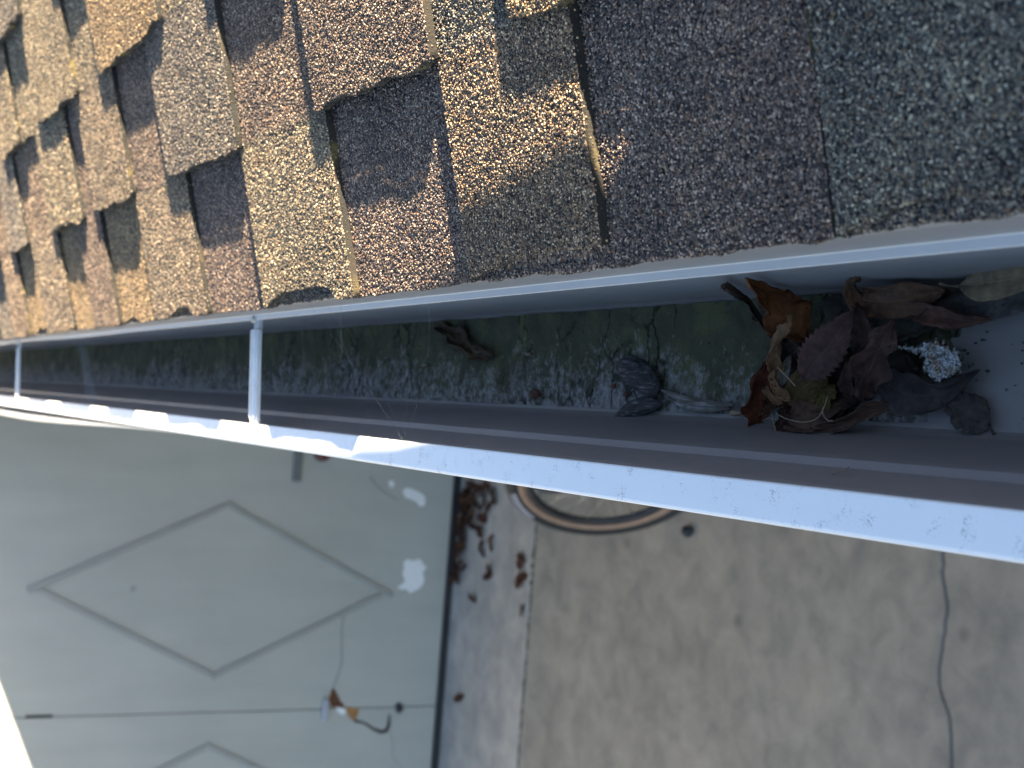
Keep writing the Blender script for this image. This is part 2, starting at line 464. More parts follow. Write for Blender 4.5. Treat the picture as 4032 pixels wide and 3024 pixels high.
EXPO = .1435; TH = .0062; FL = .0002
def rec_n(v, k):
    """height of the lower layer of course k at v: low at the top of the exposure, high at the butt"""
    s = (v - EXPO * k) / EXPO
    return .0006 + (TH + FL) * (1 - s) - .0012
def inimg(P, mx=.06):
    d = P - np.array([0, 0, CAMZ])
    x = d @ np.array(CX); y = d @ np.array(CY); z = -(d @ np.array(CZ))
    px = x / z * FPX / 4032; py = y / z * FPX / 4032
    return (z > 0) & (abs(px) < .5 + mx) & (abs(py) < .375 + mx)
OV = np.array([[1, 0, 0], [-1, 0, 0], [0, 1, 0], [0, -1, 0], [0, 0, 1], [0, 0, -1]], float)
OF = np.array([[0, 2, 4], [2, 1, 4], [1, 3, 4], [3, 0, 4], [2, 0, 5], [1, 2, 5], [3, 1, 5], [0, 3, 5]])
def granules(pts, rad):
    """irregular stone grains; returns vertices and faces"""
    n = len(pts)
    q = RNG.normal(size=(n, 4)); q /= np.linalg.norm(q, axis=1)[:, None]
    w, x, y, z = q.T
    Rm = np.stack([1 - 2 * (y * y + z * z), 2 * (x * y - z * w), 2 * (x * z + y * w), 2 * (x * y + z * w), 1 - 2 * (x * x + z * z), 2 * (y * z - x * w),
                   2 * (x * z - y * w), 2 * (y * z + x * w), 1 - 2 * (x * x + y * y)], 1).reshape(n, 3, 3)
    sc = RNG.uniform(.6, 1.25, size=(n, 6, 1)) * rad[:, None, None]
    loc = np.einsum('nij,nkj->nki', Rm, OV[None] * sc)
    V = (loc + pts[:, None, :]).reshape(-1, 3)
    F = (OF[None] + (np.arange(n) * 6)[:, None, None]).reshape(-1, 3)
    return V, F
GCOUNT = [0]
def shingle_piece(name, poly, k, extra, parent, tone, zone=None, edge_drop=.0075):
    """a flat piece of shingle: outline in (u, v), top surface following its course, sides down to the layer below,
    covered with single grains where the piece is close enough for them to show.  zone(u, v) says where it lies open"""
    loop = []
    m = len(poly)
    ca = sum(poly[i][0] * poly[(i + 1) % m][1] - poly[(i + 1) % m][0] * poly[i][1] for i in range(m))
    if ca < 0: poly = poly[::-1]
    for i in range(m):
        (a, b), (c, d) = poly[i], poly[(i + 1) % m]
        L = math.hypot(c - a, d - b); st = max(1, int(L / .005))
        for j in range(st):
            t = j / st
            u = a + (c - a) * t; v = b + (d - b) * t
            jit = .0007 + (.0004 if u > 1.7 else 0)
            loop.append((u + random.uniform(-jit, jit), v + random.uniform(-jit, jit)))
    n = len(loop)
    top = [rp(u, v, rec_n(v, k) + extra) for u, v in loop]
    bot = [rp(u, v, rec_n(v, k) + extra - edge_drop) for u, v in loop]
    verts = [tuple(p) for p in top + bot]
    # outline runs (u, v) counter-clockwise; u = +y, v up-slope: seen from above that is clockwise
    faces = [tuple(reversed(range(n)))] + [(i, (i + 1) % n, n + (i + 1) % n, n + i) for i in range(n)]
    me = bpy.data.meshes.new(name)
    us = [p[0] for p in loop]; vs_ = [p[1] for p in loop]
    gv = None
    if min(us) < 3.4 and k < 8:
        area = (max(us) - min(us)) * (max(vs_) - min(vs_))
        far = min(us) > 1.85
        cnt = int(area / ((.0023 if far else .00152) ** 2))
        U = RNG.uniform(min(us), max(us), cnt); Vv = RNG.uniform(min(vs_), max(vs_), cnt)
        # inside the outline
        lu = np.array(us); lv = np.array(vs_)
        ins = np.zeros(cnt, bool)
        j = n - 1
        for i in range(n):
            cond = ((lv[i] > Vv) != (lv[j] > Vv)) & (U < (lu[j] - lu[i]) * (Vv - lv[i]) / (lv[j] - lv[i] + 1e-12) + lu[i])
            ins ^= cond; j = i
        if zone is not None: ins &= zone(U, Vv)
        U, Vv = U[ins], Vv[ins]
        nn = .0006 + (TH + FL) * (1 - (Vv - EXPO * k) / EXPO) - .0012 + extra
        # grains on the sides too
        su, sv, sn = [], [], []
        for i in range(n):
            for r_ in range(1):
                t = random.random(); a, b = loop[i], loop[(i + 1) % n]
                vv = a[1] + (b[1] - a[1]) * t
                su.append(a[0] + (b[0] - a[0]) * t); sv.append(vv); sn.append(rec_n(vv, k) + extra - random.uniform(0, .0035))
        U = np.concatenate([U, su]); Vv = np.concatenate([Vv, sv]); nn = np.concatenate([nn, sn])
        P = np.array(E0)[None] + U[:, None] * np.array([0, 1, 0]) + Vv[:, None] * np.array(DV)[None] + (nn + RNG.uniform(-.0001, .00035, len(nn)))[:, None] * np.array(DN)[None]
        keep = inimg(P) & (U < 3.5)
        P = P[keep]
        if len(P):
            rad = RNG.uniform(.00062, .00105, len(P)) * (1.5 if far else 1)
            gv, gf = granules(P, rad)
            GCOUNT[0] += len(P)
    if gv is None:
        me.from_pydata(verts, [], faces); me.update()
        me.materials.append(M_FIELD); me.materials.append(M_EDGE)
        me.polygons.foreach_set('material_index', [0] + [1] * n)
    else:
        av = np.concatenate([np.array(verts), gv]); nv0 = len(verts)
        me.vertices.add(len(av)); me.vertices.foreach_set('co', av.ravel())
        fl = [np.array(f) for f in faces]
        lv_ = np.concatenate(fl + [(gf + nv0).ravel()])
        tot = np.concatenate([[len(f) for f in fl], np.full(len(gf), 3)])
        start = np.concatenate([[0], np.cumsum(tot)[:-1]])
        me.loops.add(len(lv_)); me.loops.foreach_set('vertex_index', lv_.astype(np.int32))
        me.polygons.add(len(tot)); me.polygons.foreach_set('loop_start', start.astype(np.int32))
        mi = np.concatenate([[0], np.full(n, 1), np.full(len(gf), 2)]).astype(np.int32)
        me.polygons.foreach_set('material_index', mi)
        at = me.attributes.new('grain', 'FLOAT', 'FACE')
        gr = np.concatenate([np.zeros(n + 1), np.repeat(RNG.uniform(0, 1, len(gf) // 8), 8)]).astype(np.float32)
        at.data.foreach_set('value', gr)
        me.update(calc_edges=True); me.validate()
        for mm in (M_FIELD, M_EDGE, M_GRAN): me.materials.append(mm)
    o = bpy.data.objects.new(name, me); COL.objects.link(o)
    o.color = (*tone, 1)
    return par(o, parent)

def wav(u, k, amp=.0075):
    return amp * noise.noise(Vector((u * 14, k * 7.3, 1.7))) + .5 * amp * noise.noise(Vector((u * 47, k * 3.1, 9.2)))
TONES = [(1.0, .95, .88), (1.15, 1.0, .86), (.86, .78, .78), (1.05, 1.03, .92), (.95, .86, .80), (1.2, 1.05, .82), (.80, .82, .86)]
# raised tabs of each course (near end, far end along the eave), as the photograph shows them
TEETH = {0: [(.16, .335), (.637, .797), (.996, 1.21), (1.393, 1.60), (1.785, 1.93), (2.07, 2.28), (2.44, 2.60), (2.78, 3.0), (3.2, 3.36), (3.55, 3.8)],
         1: [(.34, .69), (.795, 1.0), (1.197, 1.43), (1.59, 1.785), (1.862, 2.075), (2.29, 2.45), (2.6, 2.79), (3.0, 3.2), (3.4, 3.6)],
         2: [(.64, .80), (1.0, 1.19), (1.352, 1.62), (1.755, 2.012), (2.17, 2.33), (2.45, 2.64), (2.8, 3.02), (3.2, 3.4), (3.6, 3.8)],
         3: [(.8, 1.0), (1.2, 1.36), (1.6, 1.76), (1.983, 2.20), (2.34, 2.5), (2.64, 2.84), (3.02, 3.2), (3.42, 3.6)],
         4: [(1.7, 1.98), (2.18, 2.36), (2.5, 2.68), (2.84, 3.04), (3.25, 3.44), (3.6, 3.8)],
         5: [(2.0, 2.2), (2.36, 2.52), (2.7, 2.88), (3.06, 3.26), (3.44, 3.6)],
         6: [(2.3, 2.5), (2.62, 2.8), (2.95, 3.1), (3.3, 3.5)]}
NC = 14                                              # courses laid as single shingles
_tr = random.Random(21)
for k in range(NC):
    L_t = TEETH.setdefault(k, [])
    e = L_t[-1][1] if L_t else -.25
    while e < 5.45:
        p = e + _tr.uniform(.13, .20); q = p + _tr.uniform(.15, .24); L_t.append((round(p, 3), round(q, 3))); e = q
    s0 = L_t[0][0]
    while s0 > .25 and k > 1:
        q = s0 - _tr.uniform(.13, .20); p = q - _tr.uniform(.15, .24); L_t.insert(0, (round(p, 3), round(q, 3))); s0 = p
BUT0 = .0105                                         # first course stops short of the starter strip
def butt(u, k):
    if k == 0:
        d = -.0012                                  # flush with the eave except for a few worn notches
        for (a, b, e) in ((-.3, .47, .0105), (1.03, 1.205, .0115), (1.44, 1.55, .010), (1.70, 1.79, .008), (2.3, 2.42, .010), (2.9, 3.0, .010)):
            if a < u < b: d = max(d, e * min(1, (u - a) / .018, (b - u) / .05) - .001)
        return d + wav(u, 0, .0022)
    return EXPO * k + wav(u, k)
# starter strip at the very edge, one long piece per metre
for i, (a, b) in enumerate([(-.2, .9), (.902, 1.9), (1.902, 3.0), (3.002, 4.4), (4.402, 5.78)]):
    us = np.arange(a, b + 1e-6, .02)
    poly = [(u, wav(u, 77, .0012)) for u in us] + [(b, .05), (a, .05)]
    z0 = lambda U, V: V < BUT0 + .008
    shingle_piece('starter_shingle', poly, 0, -TH + .0008, roof, (.78, .78, .84), z0, .004)
for k in range(NC):
    um = 5.0
    seams = [-.2, .462] if k == 0 else [-.2 + .11 * (k % 3)]
    while seams[-1] < um: seams.append(seams[-1] + .98 + .06 * ((k * 7 + len(seams)) % 3))
    teeth = TEETH.get(k, [])
    above = TEETH.get(k + 1, [])
    for a, b in zip(seams, seams[1:]):
        b = min(b, 5.79) - .0003
        us = np.arange(a, b + 1e-6, .012)
        poly = [(u, butt(u, k)) for u in us] + [(b, EXPO * (k + 1) + .02), (a, EXPO * (k + 1) + .02)]
        def zn(U, V, k=k, teeth=teeth):
            ok = V < EXPO * (k + 1) + .004
            for (p, q) in teeth: ok &= ~((U > p + .003) & (U < q - .003) & (V > EXPO * k + .004))
            return ok
        sh = shingle_piece('shingle', poly, k, 0, roof, (.82, .88, .90) if a < .1 and k < 2 else (.84, .76, .80) if k == 0 and a < .5 else random.choice(TONES), zn, .0042)
        for (p, q) in teeth:
            if not (a <= (p + q) / 2 < b): continue
            lean = random.uniform(-.006, .006); lean2 = random.uniform(-.006, .006)
            ub = np.arange(p, q + 1e-6, .012)
            pl = [(u, butt(u, k) - (.001 if k else -.0008)) for u in ub]
            if k == 0 and p == .637:      # this tab's lower edge runs obliquely to the eave
                pl = [(u, .0125 + wav(u, 5, .002) - max(0, u - .71) * .11) for u in ub]
            pl += [(q, butt(q, k)), (q + lean, EXPO * (k + 1) + .018), (p + lean2, EXPO * (k + 1) + .018)]
            zt = lambda U, V, k=k: V < EXPO * (k + 1) + .004
            shingle_piece('tab', pl, k, TH, sh, random.choice(TONES), zt, TH + .001)
SC['grains'] = GCOUNT[0]

# metal drip edge along the eave
YS = [y for y in np.arange(-1.2, 5.7901, .05)]
def zz(z): return CAMZ + z
def wobble(x, z, y):
    f = max(0, y - 1.7)
    return x + .0016 * math.sin(y * 5.1) * min(1, f), z + .0018 * math.sin(y * 7.3 + 1) * min(1, f)
sweep('drip_edge', [(.13, zz(-.399)), (.0962, zz(-.4095)), (.0945, zz(-.414)), (.0930, zz(-.4365)), (.0932, zz(-.444))],
      YS, M_DRIP, roof, wobble)
FLANGE = [(.0931, zz(-.4352)), (.0926, zz(-.4362)), (.0884, zz(-.4370)), (.0879, zz(-.4380)), (.0884, zz(-.4400)), (.0924, zz(-.4420))]

# ------------------------------------------------------------------ gutter
gut = thing('gutter', (.03, 2.2, CAMZ - .545), 'white metal eave gutter with open top holding dead leaves and moss', 'gutter')
LZ = -.4455
def nose(y):
    t = min(1, max(0, (y - 1.5) / 1.5)); return t * t * (3 - 2 * t)
def lipwarp(x, z, y):
    return x, z + .0003 * math.sin(y * 9)
sweep('trough', [(.0940, zz(-.430)), (.0928, zz(-.442)), (.0928, zz(-.533)), (.0915, zz(-.538)), (.0885, zz(-.5405)), (.0200, zz(-.5405)), (.0165, zz(-.539)), (.0148, zz(-.5355))],
      YS, M_BACK, gut, None)
sweep('back_flange', FLANGE, YS, painted('flange_paint', (.46, .45, .45), (.36, .35, .35), 1, .45, .8, .4), gut, wobble)
sweep('front_panel', [(.0148, zz(-.5355)), (.0125, zz(-.5315)), (.0055, zz(-.514)), (-.0016, zz(-.4965)), (-.0030, zz(-.4938)), (-.0074, zz(-.4931)), (-.0088, zz(-.4905)),
                      (-.0165, zz(-.476)), (-.0255, zz(-.466)), (-.0330, zz(-.4615)), (-.0370, zz(LZ - .002))], YS, M_INNER, gut, None)
sweep('lip', [(-.0195, zz(LZ - .0042)), (-.0178, zz(LZ - .0040)), (-.0172, zz(LZ - .0012)), (-.0180, zz(LZ - .0001)), (-.0200, zz(LZ)), (-.0360, zz(LZ + .0002)), (-.0374, zz(LZ - .0004)),
              (-.0382, zz(LZ - .0018)), (-.0384, zz(LZ - .0045))], YS, M_LIP, gut, lipwarp)
def noswarp(x, z, y):
    d = (zz(LZ) - z)
    k = math.exp(-((d - .022) / .016) ** 2)
    return x - .022 * nose(y) * k, z
sweep('face', [(x, zz(z)) for x, z in ((-.0384, -.452), (-.0386, -.4575), (-.0388, -.4635), (-.0386, -.4695), (-.0375, -.4775), (-.031, -.484), (-.0215, -.488), (-.0125, -.4955), (-.006, -.508),
      (.004, -.530), (.0095, -.5415), (.0125, -.5435), (.093, -.5435), (.0950, -.51))], YS, M_LIP, gut, noswarp, True)
def hanger(y, skew):
    bm = bmesh.new()
    # channel section: flat web with two raised rims, running from lip to fascia
    sec = [(-.0125, -.0030), (-.0125, .0010), (-.0098, .0016), (-.0090, -.0006), (-.0022, -.0008), (-.0012, .0012), (.0012, .0012), (.0022, -.0008), (.0090, -.0006), (.0098, .0016), (.0125, .0010), (.0125, -.0030)]
    xs = [-.0185, -.014, -.010, .06, .078, .0795, .0915]
    vs, fs = [], []
    for x in xs:
        k = .62 if x > .079 else (.8 if x < -.012 else 1)
        dz = -.0012 if x < -.012 else (0 if x < .079 else -.002)
        for (dy, z) in sec: vs.append((x, y + dy * k + skew * (x - .03), zz(LZ) + .0005 + z + dz + (x + .02) * .055))
    n = len(sec)
    for i in range(len(xs) - 1):
        for k in range(n - 1): fs.append((i * n + k, (i + 1) * n + k, (i + 1) * n + k + 1, i * n + k + 1))
    h = mobj('hanger', vs, fs, M_HANG, gut)
    h.modifiers.new('thick', 'SOLIDIFY').thickness = .0009
    c = Vector((.055, y + skew * .025, zz(LZ) + .005))
    bm2 = bmesh.new(); bmesh.ops.create_cone(bm2, cap_ends=True, segments=6, radius1=.004, radius2=.0035, depth=.003, matrix=Matrix.Translation((.0885, y + skew * .06, zz(LZ) + .009)))
    bmobj('screw', bm2, M_STEEL, h)
for y, s in ((-.05, 0), (1.374, .02), (2.85, .02), (4.35, 0)): hanger(y, s)

# ------------------------------------------------------------------ moss and silt on the trough floor
FZ = zz(-.5405)
nx, ny = 34, 520
vs, fs = [], []
ya, yb = .47, 5.6
for j in range(ny + 1):
    y = ya + (yb - ya) * (j / ny) ** 1.35
    for i in range(nx + 1):
        t = i / nx
        x = .0188 + (.0908 - .0188) * t
        e = min(t, 1 - t)
        h = .0021 + .0016 * noise.fractal(Vector((x * 60, y * 60, 0)), 1, 2, 4) + .0008 * noise.noise(Vector((x * 260, y * 260, 5)))
        h += .002 * max(0, noise.noise(Vector((x * 14, y * 9, 8))))
        h += .004 * max(0, t - .72) - .0010 * max(0, .22 - t) / .22
        fade = min(1, max(0, (y - .512 - .02 * noise.noise(Vector((x * 50, 2, 2)))) / .05))
        vs.append((x, y, FZ + max(-.0006, h * fade - .0008 * (1 - fade))))
for j in range(ny):
    for i in range(nx):
        a = j * (nx + 1) + i
        fs.append((a, a + 1, a + nx + 2, a + nx + 1))
o = mobj('silt', vs, fs, M_SILT, None, True)
tag(o, 'dark green moss and grey silt covering the gutter floor', 'moss', kind='stuff')

# ------------------------------------------------------------------ leaves and debris in the gutter
def width_prof(kind, s):
    if kind == 'ovate': return max(0, math.sin(math.pi * min(1, s ** .78))) ** .85
    if kind == 'lance': return max(0, math.sin(math.pi * s ** .9)) ** 1.1
    if kind == 'round': return max(0, 1 - (2 * s - 1) ** 2) ** .5
    if kind == 'strip': return min(1, s * 6, (1 - s) * 5) ** .7 * (.85 + .15 * math.sin(s * 9))
    if kind == 'torn': return max(0, math.sin(math.pi * s ** .8)) ** .7 * (.8 + .25 * math.sin(s * 17 + 1))
    if kind == 'broad': return min(1, (s * 3.2) ** .8, ((1 - s) * 1.55) ** .9)
    if kind == 'hooked': return (.22 + .78 * min(1, max(0, (.70 - s)) * 4)) * min(1, s * 5 + .1) * min(1, (1 - s) * 8 + .15)
    return 1
def spline(P, n):
    """smooth curve through the points"""
    if len(P) == 2: return [P[0].lerp(P[1], i / n) for i in range(n + 1)]
    Q = [P[0] * 2 - P[1]] + P + [P[-1] * 2 - P[-2]]
    seg = len(P) - 1; out = []
    for i in range(n + 1):
        x = i / n * seg; k = min(seg - 1, int(x)); t = x - k
        a, b, c, d = Q[k], Q[k + 1], Q[k + 2], Q[k + 3]
        out.append(.5 * ((2 * b) + (c - a) * t + (2 * a - 5 * b + 4 * c - d) * t * t + (3 * b - a - 3 * c + d) * t ** 3))
    return out
CAMP = Vector((0, 0, CAMZ))
def leaf(label, pts, w, kind='ovate', color=(.1, .05, .03), roll=0, curl=.4, curl1=None, twist=0, wave=.1, serr=0, seed=0, stem=0,
         group=None, ns=48, ntt=16, face=.7, up=None, name='leaf', tear=0.0):
    """a dry leaf whose midrib runs through pts; face = how far its upper side is turned to the open sky over the gutter's near end"""
    pts = [Vector(p) for p in pts]
    cen = spline(pts, ns)
    L = sum((cen[i + 1] - cen[i]).length for i in range(ns))
    base_up = Vector(up).normalized() if up else (Vector((0, 0, 1)).lerp((CAMP - cen[ns // 2]).normalized(), face)).normalized()
    if curl1 is None: curl1 = curl
    vs, fs, uvs = [], [], []
    for i in range(ns + 1):
        s = i / ns
        d = (cen[min(i + 1, ns)] - cen[max(i - 1, 0)]).normalized()
        upv = (base_up - d * base_up.dot(d)).normalized(); side = d.cross(upv)
        wd = w * width_prof(kind, s) + .0004
        cc = curl + (curl1 - curl) * s
        a = roll + twist * (s - .5)
        ca, sa = math.cos(a), math.sin(a)
        for j in range(ntt + 1):
            t = -1 + 2 * j / ntt
            ed = 1.0
            if serr and abs(t) > .6:
                ph = (s * serr) % 1
                ed = 1 + .22 * (ph - .5) * (abs(t) - .6) / .4
            if tear and abs(t) > .5:
                ed *= 1 - tear * max(0, noise.noise(Vector((s * 9 + seed, (1 if t > 0 else -1) * 3.3, seed * .7)))) * (abs(t) - .5) * 2
            ww = wd * ed
            f = cc * t
            if abs(cc) > 1e-3: yy = ww * math.sin(f) / cc; zq = ww * (1 - math.cos(f)) / cc
            else: yy, zq = ww * t, 0
            n3 = Vector((s * 5 + seed * 3.1, t * 1.6, seed * 1.7))
            zq += w * wave * (noise.noise(n3) * 1.6 + .6 * noise.noise(n3 * 2.7) + .45 * noise.noise(n3 * 6.3) + .2 * noise.noise(n3 * 13)) * (.3 + abs(t))
            yy += w * wave * .5 * noise.noise(n3 * 1.9 + Vector((0, 0, 4))) * abs(t)
            zq -= w * .07 * math.exp(-(t * 5) ** 2)
            vs.append(cen[i] + side * (yy * ca - zq * sa) + upv * (yy * sa + zq * ca))
            uvs.append((s, (t + 1) / 2))
    for i in range(ns):
        for j in range(ntt):
            a = i * (ntt + 1) + j
            fs.append((a, a + 1, a + ntt + 2, a + ntt + 1))
    o = mobj(name, vs, fs, M_LEAF, None, True, color)
    uvl = o.data.uv_layers.new(name='UVMap')
    for lp in o.data.loops: uvl.data[lp.index].uv = uvs[lp.vertex_index]
    sm = o.modifiers.new('thick', 'SOLIDIFY'); sm.thickness = .00035; sm.offset = 0
    tag(o, label, 'leaf', group)
    if stem:
        d = (cen[0] - cen[2]).normalized(); upv = (base_up - d * base_up.dot(d)).normalized(); side = d.cross(upv)
        q0 = cen[0] - d * .001
        sp_ = [q0 + d * (stem * t) + upv * (.25 * stem * t * t) + side * (.2 * stem * t * t) for t in (0, .25, .5, .75, 1)]
        s_ = tube('stem', sp_, [.0009, .0007, .0006, .0006, .0009], M_LEAF, o, 6, color=tuple(c * 1.1 for c in color))
        s_.data.uv_layers.new(name='UVMap')
    return o
def fz(dx, dy, h): return at_z(dx, dy, FZ + h)
GL = 'dead leaves in the gutter'
BROWN = (.135, .052, .020); RED = (.088, .031, .016); TAN = (.26, .155, .085); PURP = (.098, .056, .050); DARKB = (.052, .031, .026); OLIVE = (.085, .058, .024); GREYB = (.052, .045, .046)

leaf('broad rust-brown leaf leaning up against the gutter back wall', [fz(1742, 738, .018), fz(1706, 688, .024), fz(1668, 642, .034), at_x(1612, 602, .0885)], .0152, 'broad', BROWN, roll=-.1, curl=.45, wave=.16, seed=1, group=GL, face=.9, tear=.2)
leaf('thin dark rolled leaf lying left of the broad rust-brown leaf', [fz(1694, 752, .012), fz(1650, 700, .016), fz(1610, 640, .030), at_x(1566, 612, .0880)], .0050, 'strip', (.055, .034, .026), curl=2.6, wave=.35, seed=2, group=GL)
leaf('curled light tan leaf strip standing at the pile edge', [fz(1672, 815, .018), fz(1676, 775, .026), fz(1684, 738, .034), fz(1708, 712, .038), fz(1708, 680, .042)], .0066, 'strip', TAN, roll=.3, curl=1.5, twist=2.4, wave=.3, seed=3, group=GL)
leaf('red-brown leaf on edge at the outer end of the pile', [fz(1632, 932, .006), fz(1634, 870, .014), fz(1664, 768, .022)], .0088, 'torn', RED, roll=-.35, curl=.5, wave=.3, seed=4, stem=.006, group=GL)
leaf('small curled tan leaf scrap beside the red-brown leaf', [fz(1706, 866, .026), fz(1686, 850, .028), fz(1674, 828, .030), fz(1674, 800, .030)], .0048, 'strip', (.21, .125, .072), curl=1.8, twist=1.2, wave=.3, seed=5, group=GL)
leaf('tiny rolled tan scrap by the pale looped stem', [fz(1690, 872, .022), fz(1668, 858, .026), fz(1654, 836, .026)], .0030, 'strip', (.17, .10, .06), curl=1.6, wave=.3, seed=55, group=GL)
leaf('flat purple-brown leaf with saw-toothed edge on the pile', [fz(1733, 816, .030), fz(1785, 752, .032), fz(1846, 670, .028)], .0112, 'ovate', PURP, roll=.05, curl=.18, wave=.07, serr=13, seed=6, stem=.006, group=GL, ns=96, face=.85)
leaf('narrow dark brown folded leaf right of the saw-toothed leaf', [fz(1874, 770, .028), fz(1868, 715, .030), fz(1850, 654, .028)], .0072, 'lance', DARKB, roll=.3, curl=1.1, wave=.2, seed=7, group=GL)
leaf('dark brown folded leaf with a rolled collar in mid pile', [fz(1862, 862, .026), fz(1880, 800, .032), fz(1904, 745, .034), fz(1932, 692, .032)], .0118, 'torn', (.072, .044, .038), roll=-.25, curl=.8, twist=.5, wave=.28, seed=8, group=GL)
leaf('small dark leaf curl standing beside the rolled-collar leaf', [fz(1836, 858, .026), fz(1832, 815, .030), fz(1850, 784, .030)], .0058, 'strip', DARKB, roll=.2, curl=1.1, wave=.25, seed=81, group=GL)
leaf('rounded olive-brown leaf lying low in the pile', [fz(1702, 872, .020), fz(1735, 838, .024), fz(1784, 806, .022)], .0108, 'round', OLIVE, roll=-.1, curl=-.5, wave=.12, seed=9, group=GL)
leaf('small olive scrap of leaf beside the rounded olive-brown leaf', [fz(1768, 876, .018), fz(1802, 832, .020)], .0068, 'torn', (.105, .082, .030), curl=.5, wave=.4, seed=10, group=GL)
leaf('large grey-brown leaf lying flat under the white tuft', [fz(1880, 800, .012), fz(1950, 848, .013), fz(2030, 850, .012), fz(2112, 800, .012)], .0120, 'broad', GREYB, roll=-.15, curl=.3, wave=.16, seed=11, group=GL, tear=.3)
leaf('long brown leaf rolled along the gutter front side', [fz(1690, 930, .010), fz(1760, 934, .012), fz(1830, 915, .014), fz(1880, 888, .014), fz(1935, 876, .011)], .0062, 'strip', (.088, .055, .041), curl=1.5, wave=.4, seed=12, group=GL)
leaf('wide dull brown leaf under the curved straw', [fz(1700, 905, .014), fz(1760, 895, .017), fz(1832, 872, .014)], .0095, 'broad', (.078, .046, .032), curl=.4, wave=.2, seed=121, group=GL)
leaf('dark red leaf point hanging toward the gutter front', [fz(1700, 885, .016), fz(1690, 925, .014), fz(1680, 966, .012)], .0040, 'lance', (.055, .026, .022), curl=.7, wave=.4, seed=13, group=GL)
leaf('dark red leaf point, the wider one near the rolled long leaf', [fz(1712, 890, .014), fz(1706, 925, .013), fz(1700, 960, .011)], .0052, 'lance', (.06, .029, .025), curl=.6, wave=.4, seed=131, group=GL)
leaf('grey leaf tip with pale midrib beyond the large grey-brown leaf', [fz(2136, 922, .005), fz(2090, 890, .008), fz(2036, 862, .010)], .0098, 'ovate', (.060, .053, .052), curl=.3, wave=.25, seed=14, stem=.006, group=GL, tear=.4)
leaf('long curled brown leaf with a hooked tip along the back wall', [fz(2038, 632, .018), fz(1990, 640, .020), fz(1935, 652, .024), fz(1885, 652, .026), fz(1852, 642, .030), fz(1842, 616, .036), fz(1850, 600, .040), fz(1860, 606, .038)], .0098, 'hooked', (.125, .072, .046), roll=.25, curl=.9, wave=.35, seed=15, group=GL, ns=72)
leaf('brown leaf rolled like a pod below the hook-tipped leaf', [fz(1925, 655, .014), fz(1990, 668, .018), fz(2070, 690, .017), fz(2142, 690, .014)], .0074, 'lance', (.125, .068, .052), roll=-.3, curl=1.5, wave=.35, seed=16, group=GL)
leaf('pale olive leaf with raised midrib lying against the back wall', [fz(2070, 618, .020), fz(2150, 606, .026), at_x(2330, 580, .0885)], .0098, 'lance', (.21, .165, .105), roll=.2, curl=.4, wave=.08, seed=17, stem=.012, group=GL)
leaf('dull grey leaf with a thick midrib below the pale olive leaf', [fz(2010, 668, .009), fz(2120, 655, .012), fz(2300, 640, .013)], .0105, 'lance', (.075, .070, .068), roll=.1, curl=.5, wave=.12, seed=18, group=GL)
leaf('dark stem-like leaf edge tucked behind the hook-tipped leaf', [fz(2030, 640, .012), fz(2080, 622, .016), fz(2120, 612, .016)], .0040, 'strip', (.055, .038, .032), curl=1.6, wave=.3, seed=181, group=GL)
leaf('mossy curled brown leaf alone on the moss past the seed pods', [fz(948, 708, .006), fz(985, 728, .008), fz(1020, 762, .009), fz(1066, 768, .008)], .0110, 'torn', (.085, .062, .040), roll=.4, curl=.9, wave=.4, seed=19, stem=.008, group=GL)
leaf('grey flake of leaf under the thin dark rolled leaf', [fz(1632, 690, .006), fz(1665, 672, .010), fz(1690, 700, .010)], .0070, 'torn', (.09, .07, .055), curl=.4, wave=.3, seed=20, group=GL)
leaf('narrow whitish leaf sliver in the gap by the tan curl', [fz(1690, 832, .016), fz(1696, 800, .018), fz(1708, 768, .016)], .0032, 'lance', (.22, .20, .18), curl=.8, wave=.2, seed=21, group=GL)
# rotting leaves low in the pile; black ones paint its shaded gaps
for i, (a, b, c, d_, w_, col, lab) in enumerate([
        (1690, 790, 1800, 760, .013, DARKB, 'dark rotting leaf beneath the saw-toothed leaf'), (1760, 880, 1880, 800, .014, (.035, .02, .017), 'leaf coloured black for the shaded hollow of the pile'),
        (1800, 800, 1900, 780, .014, (.03, .021, .018), 'blackish leaf beneath the rolled-collar leaf'), (1690, 900, 1830, 900, .011, (.06, .034, .024), 'dark leaf beneath the wide dull brown leaf'),
        (1850, 780, 1990, 800, .012, (.032, .026, .024), 'near-black leaf at the edge of the white tuft'), (1770, 700, 1850, 640, .009, (.045, .042, .036), 'grey rotted leaf between rust-brown leaf and back wall'),
        (1640, 860, 1720, 850, .011, (.07, .031, .018), 'dark reddish leaf under the small tan scraps'), (1890, 700, 2040, 690, .010, (.045, .046, .038), 'mossy rotted leaf under the pod-like rolled leaf'),
        (1790, 660, 1900, 690, .008, (.05, .047, .042), 'crumbling grey leaf under the narrow folded leaf'), (1720, 850, 1800, 870, .012, (.03, .018, .014), 'leaf scrap coloured black for the shaded gap under the olive leaf'),
        (1680, 740, 1760, 800, .011, (.028, .018, .014), 'leaf scrap coloured black for the shaded gap under the tan curl'), (1900, 770, 1975, 760, .011, (.03, .026, .022), 'leaf coloured black for the shaded gap at the thin end of the white tuft')]):
    leaf(lab, [fz(a, b, .005 + .002 * (i % 3)), fz((a + c) / 2, (b + d_) / 2, .012), fz(c, d_, .009)], w_, 'ovate' if i % 2 else 'torn', col, roll=random.uniform(-.3, .3), curl=.5, wave=.35, seed=30 + i, group='rotting leaves under the pile', ns=30, ntt=10)
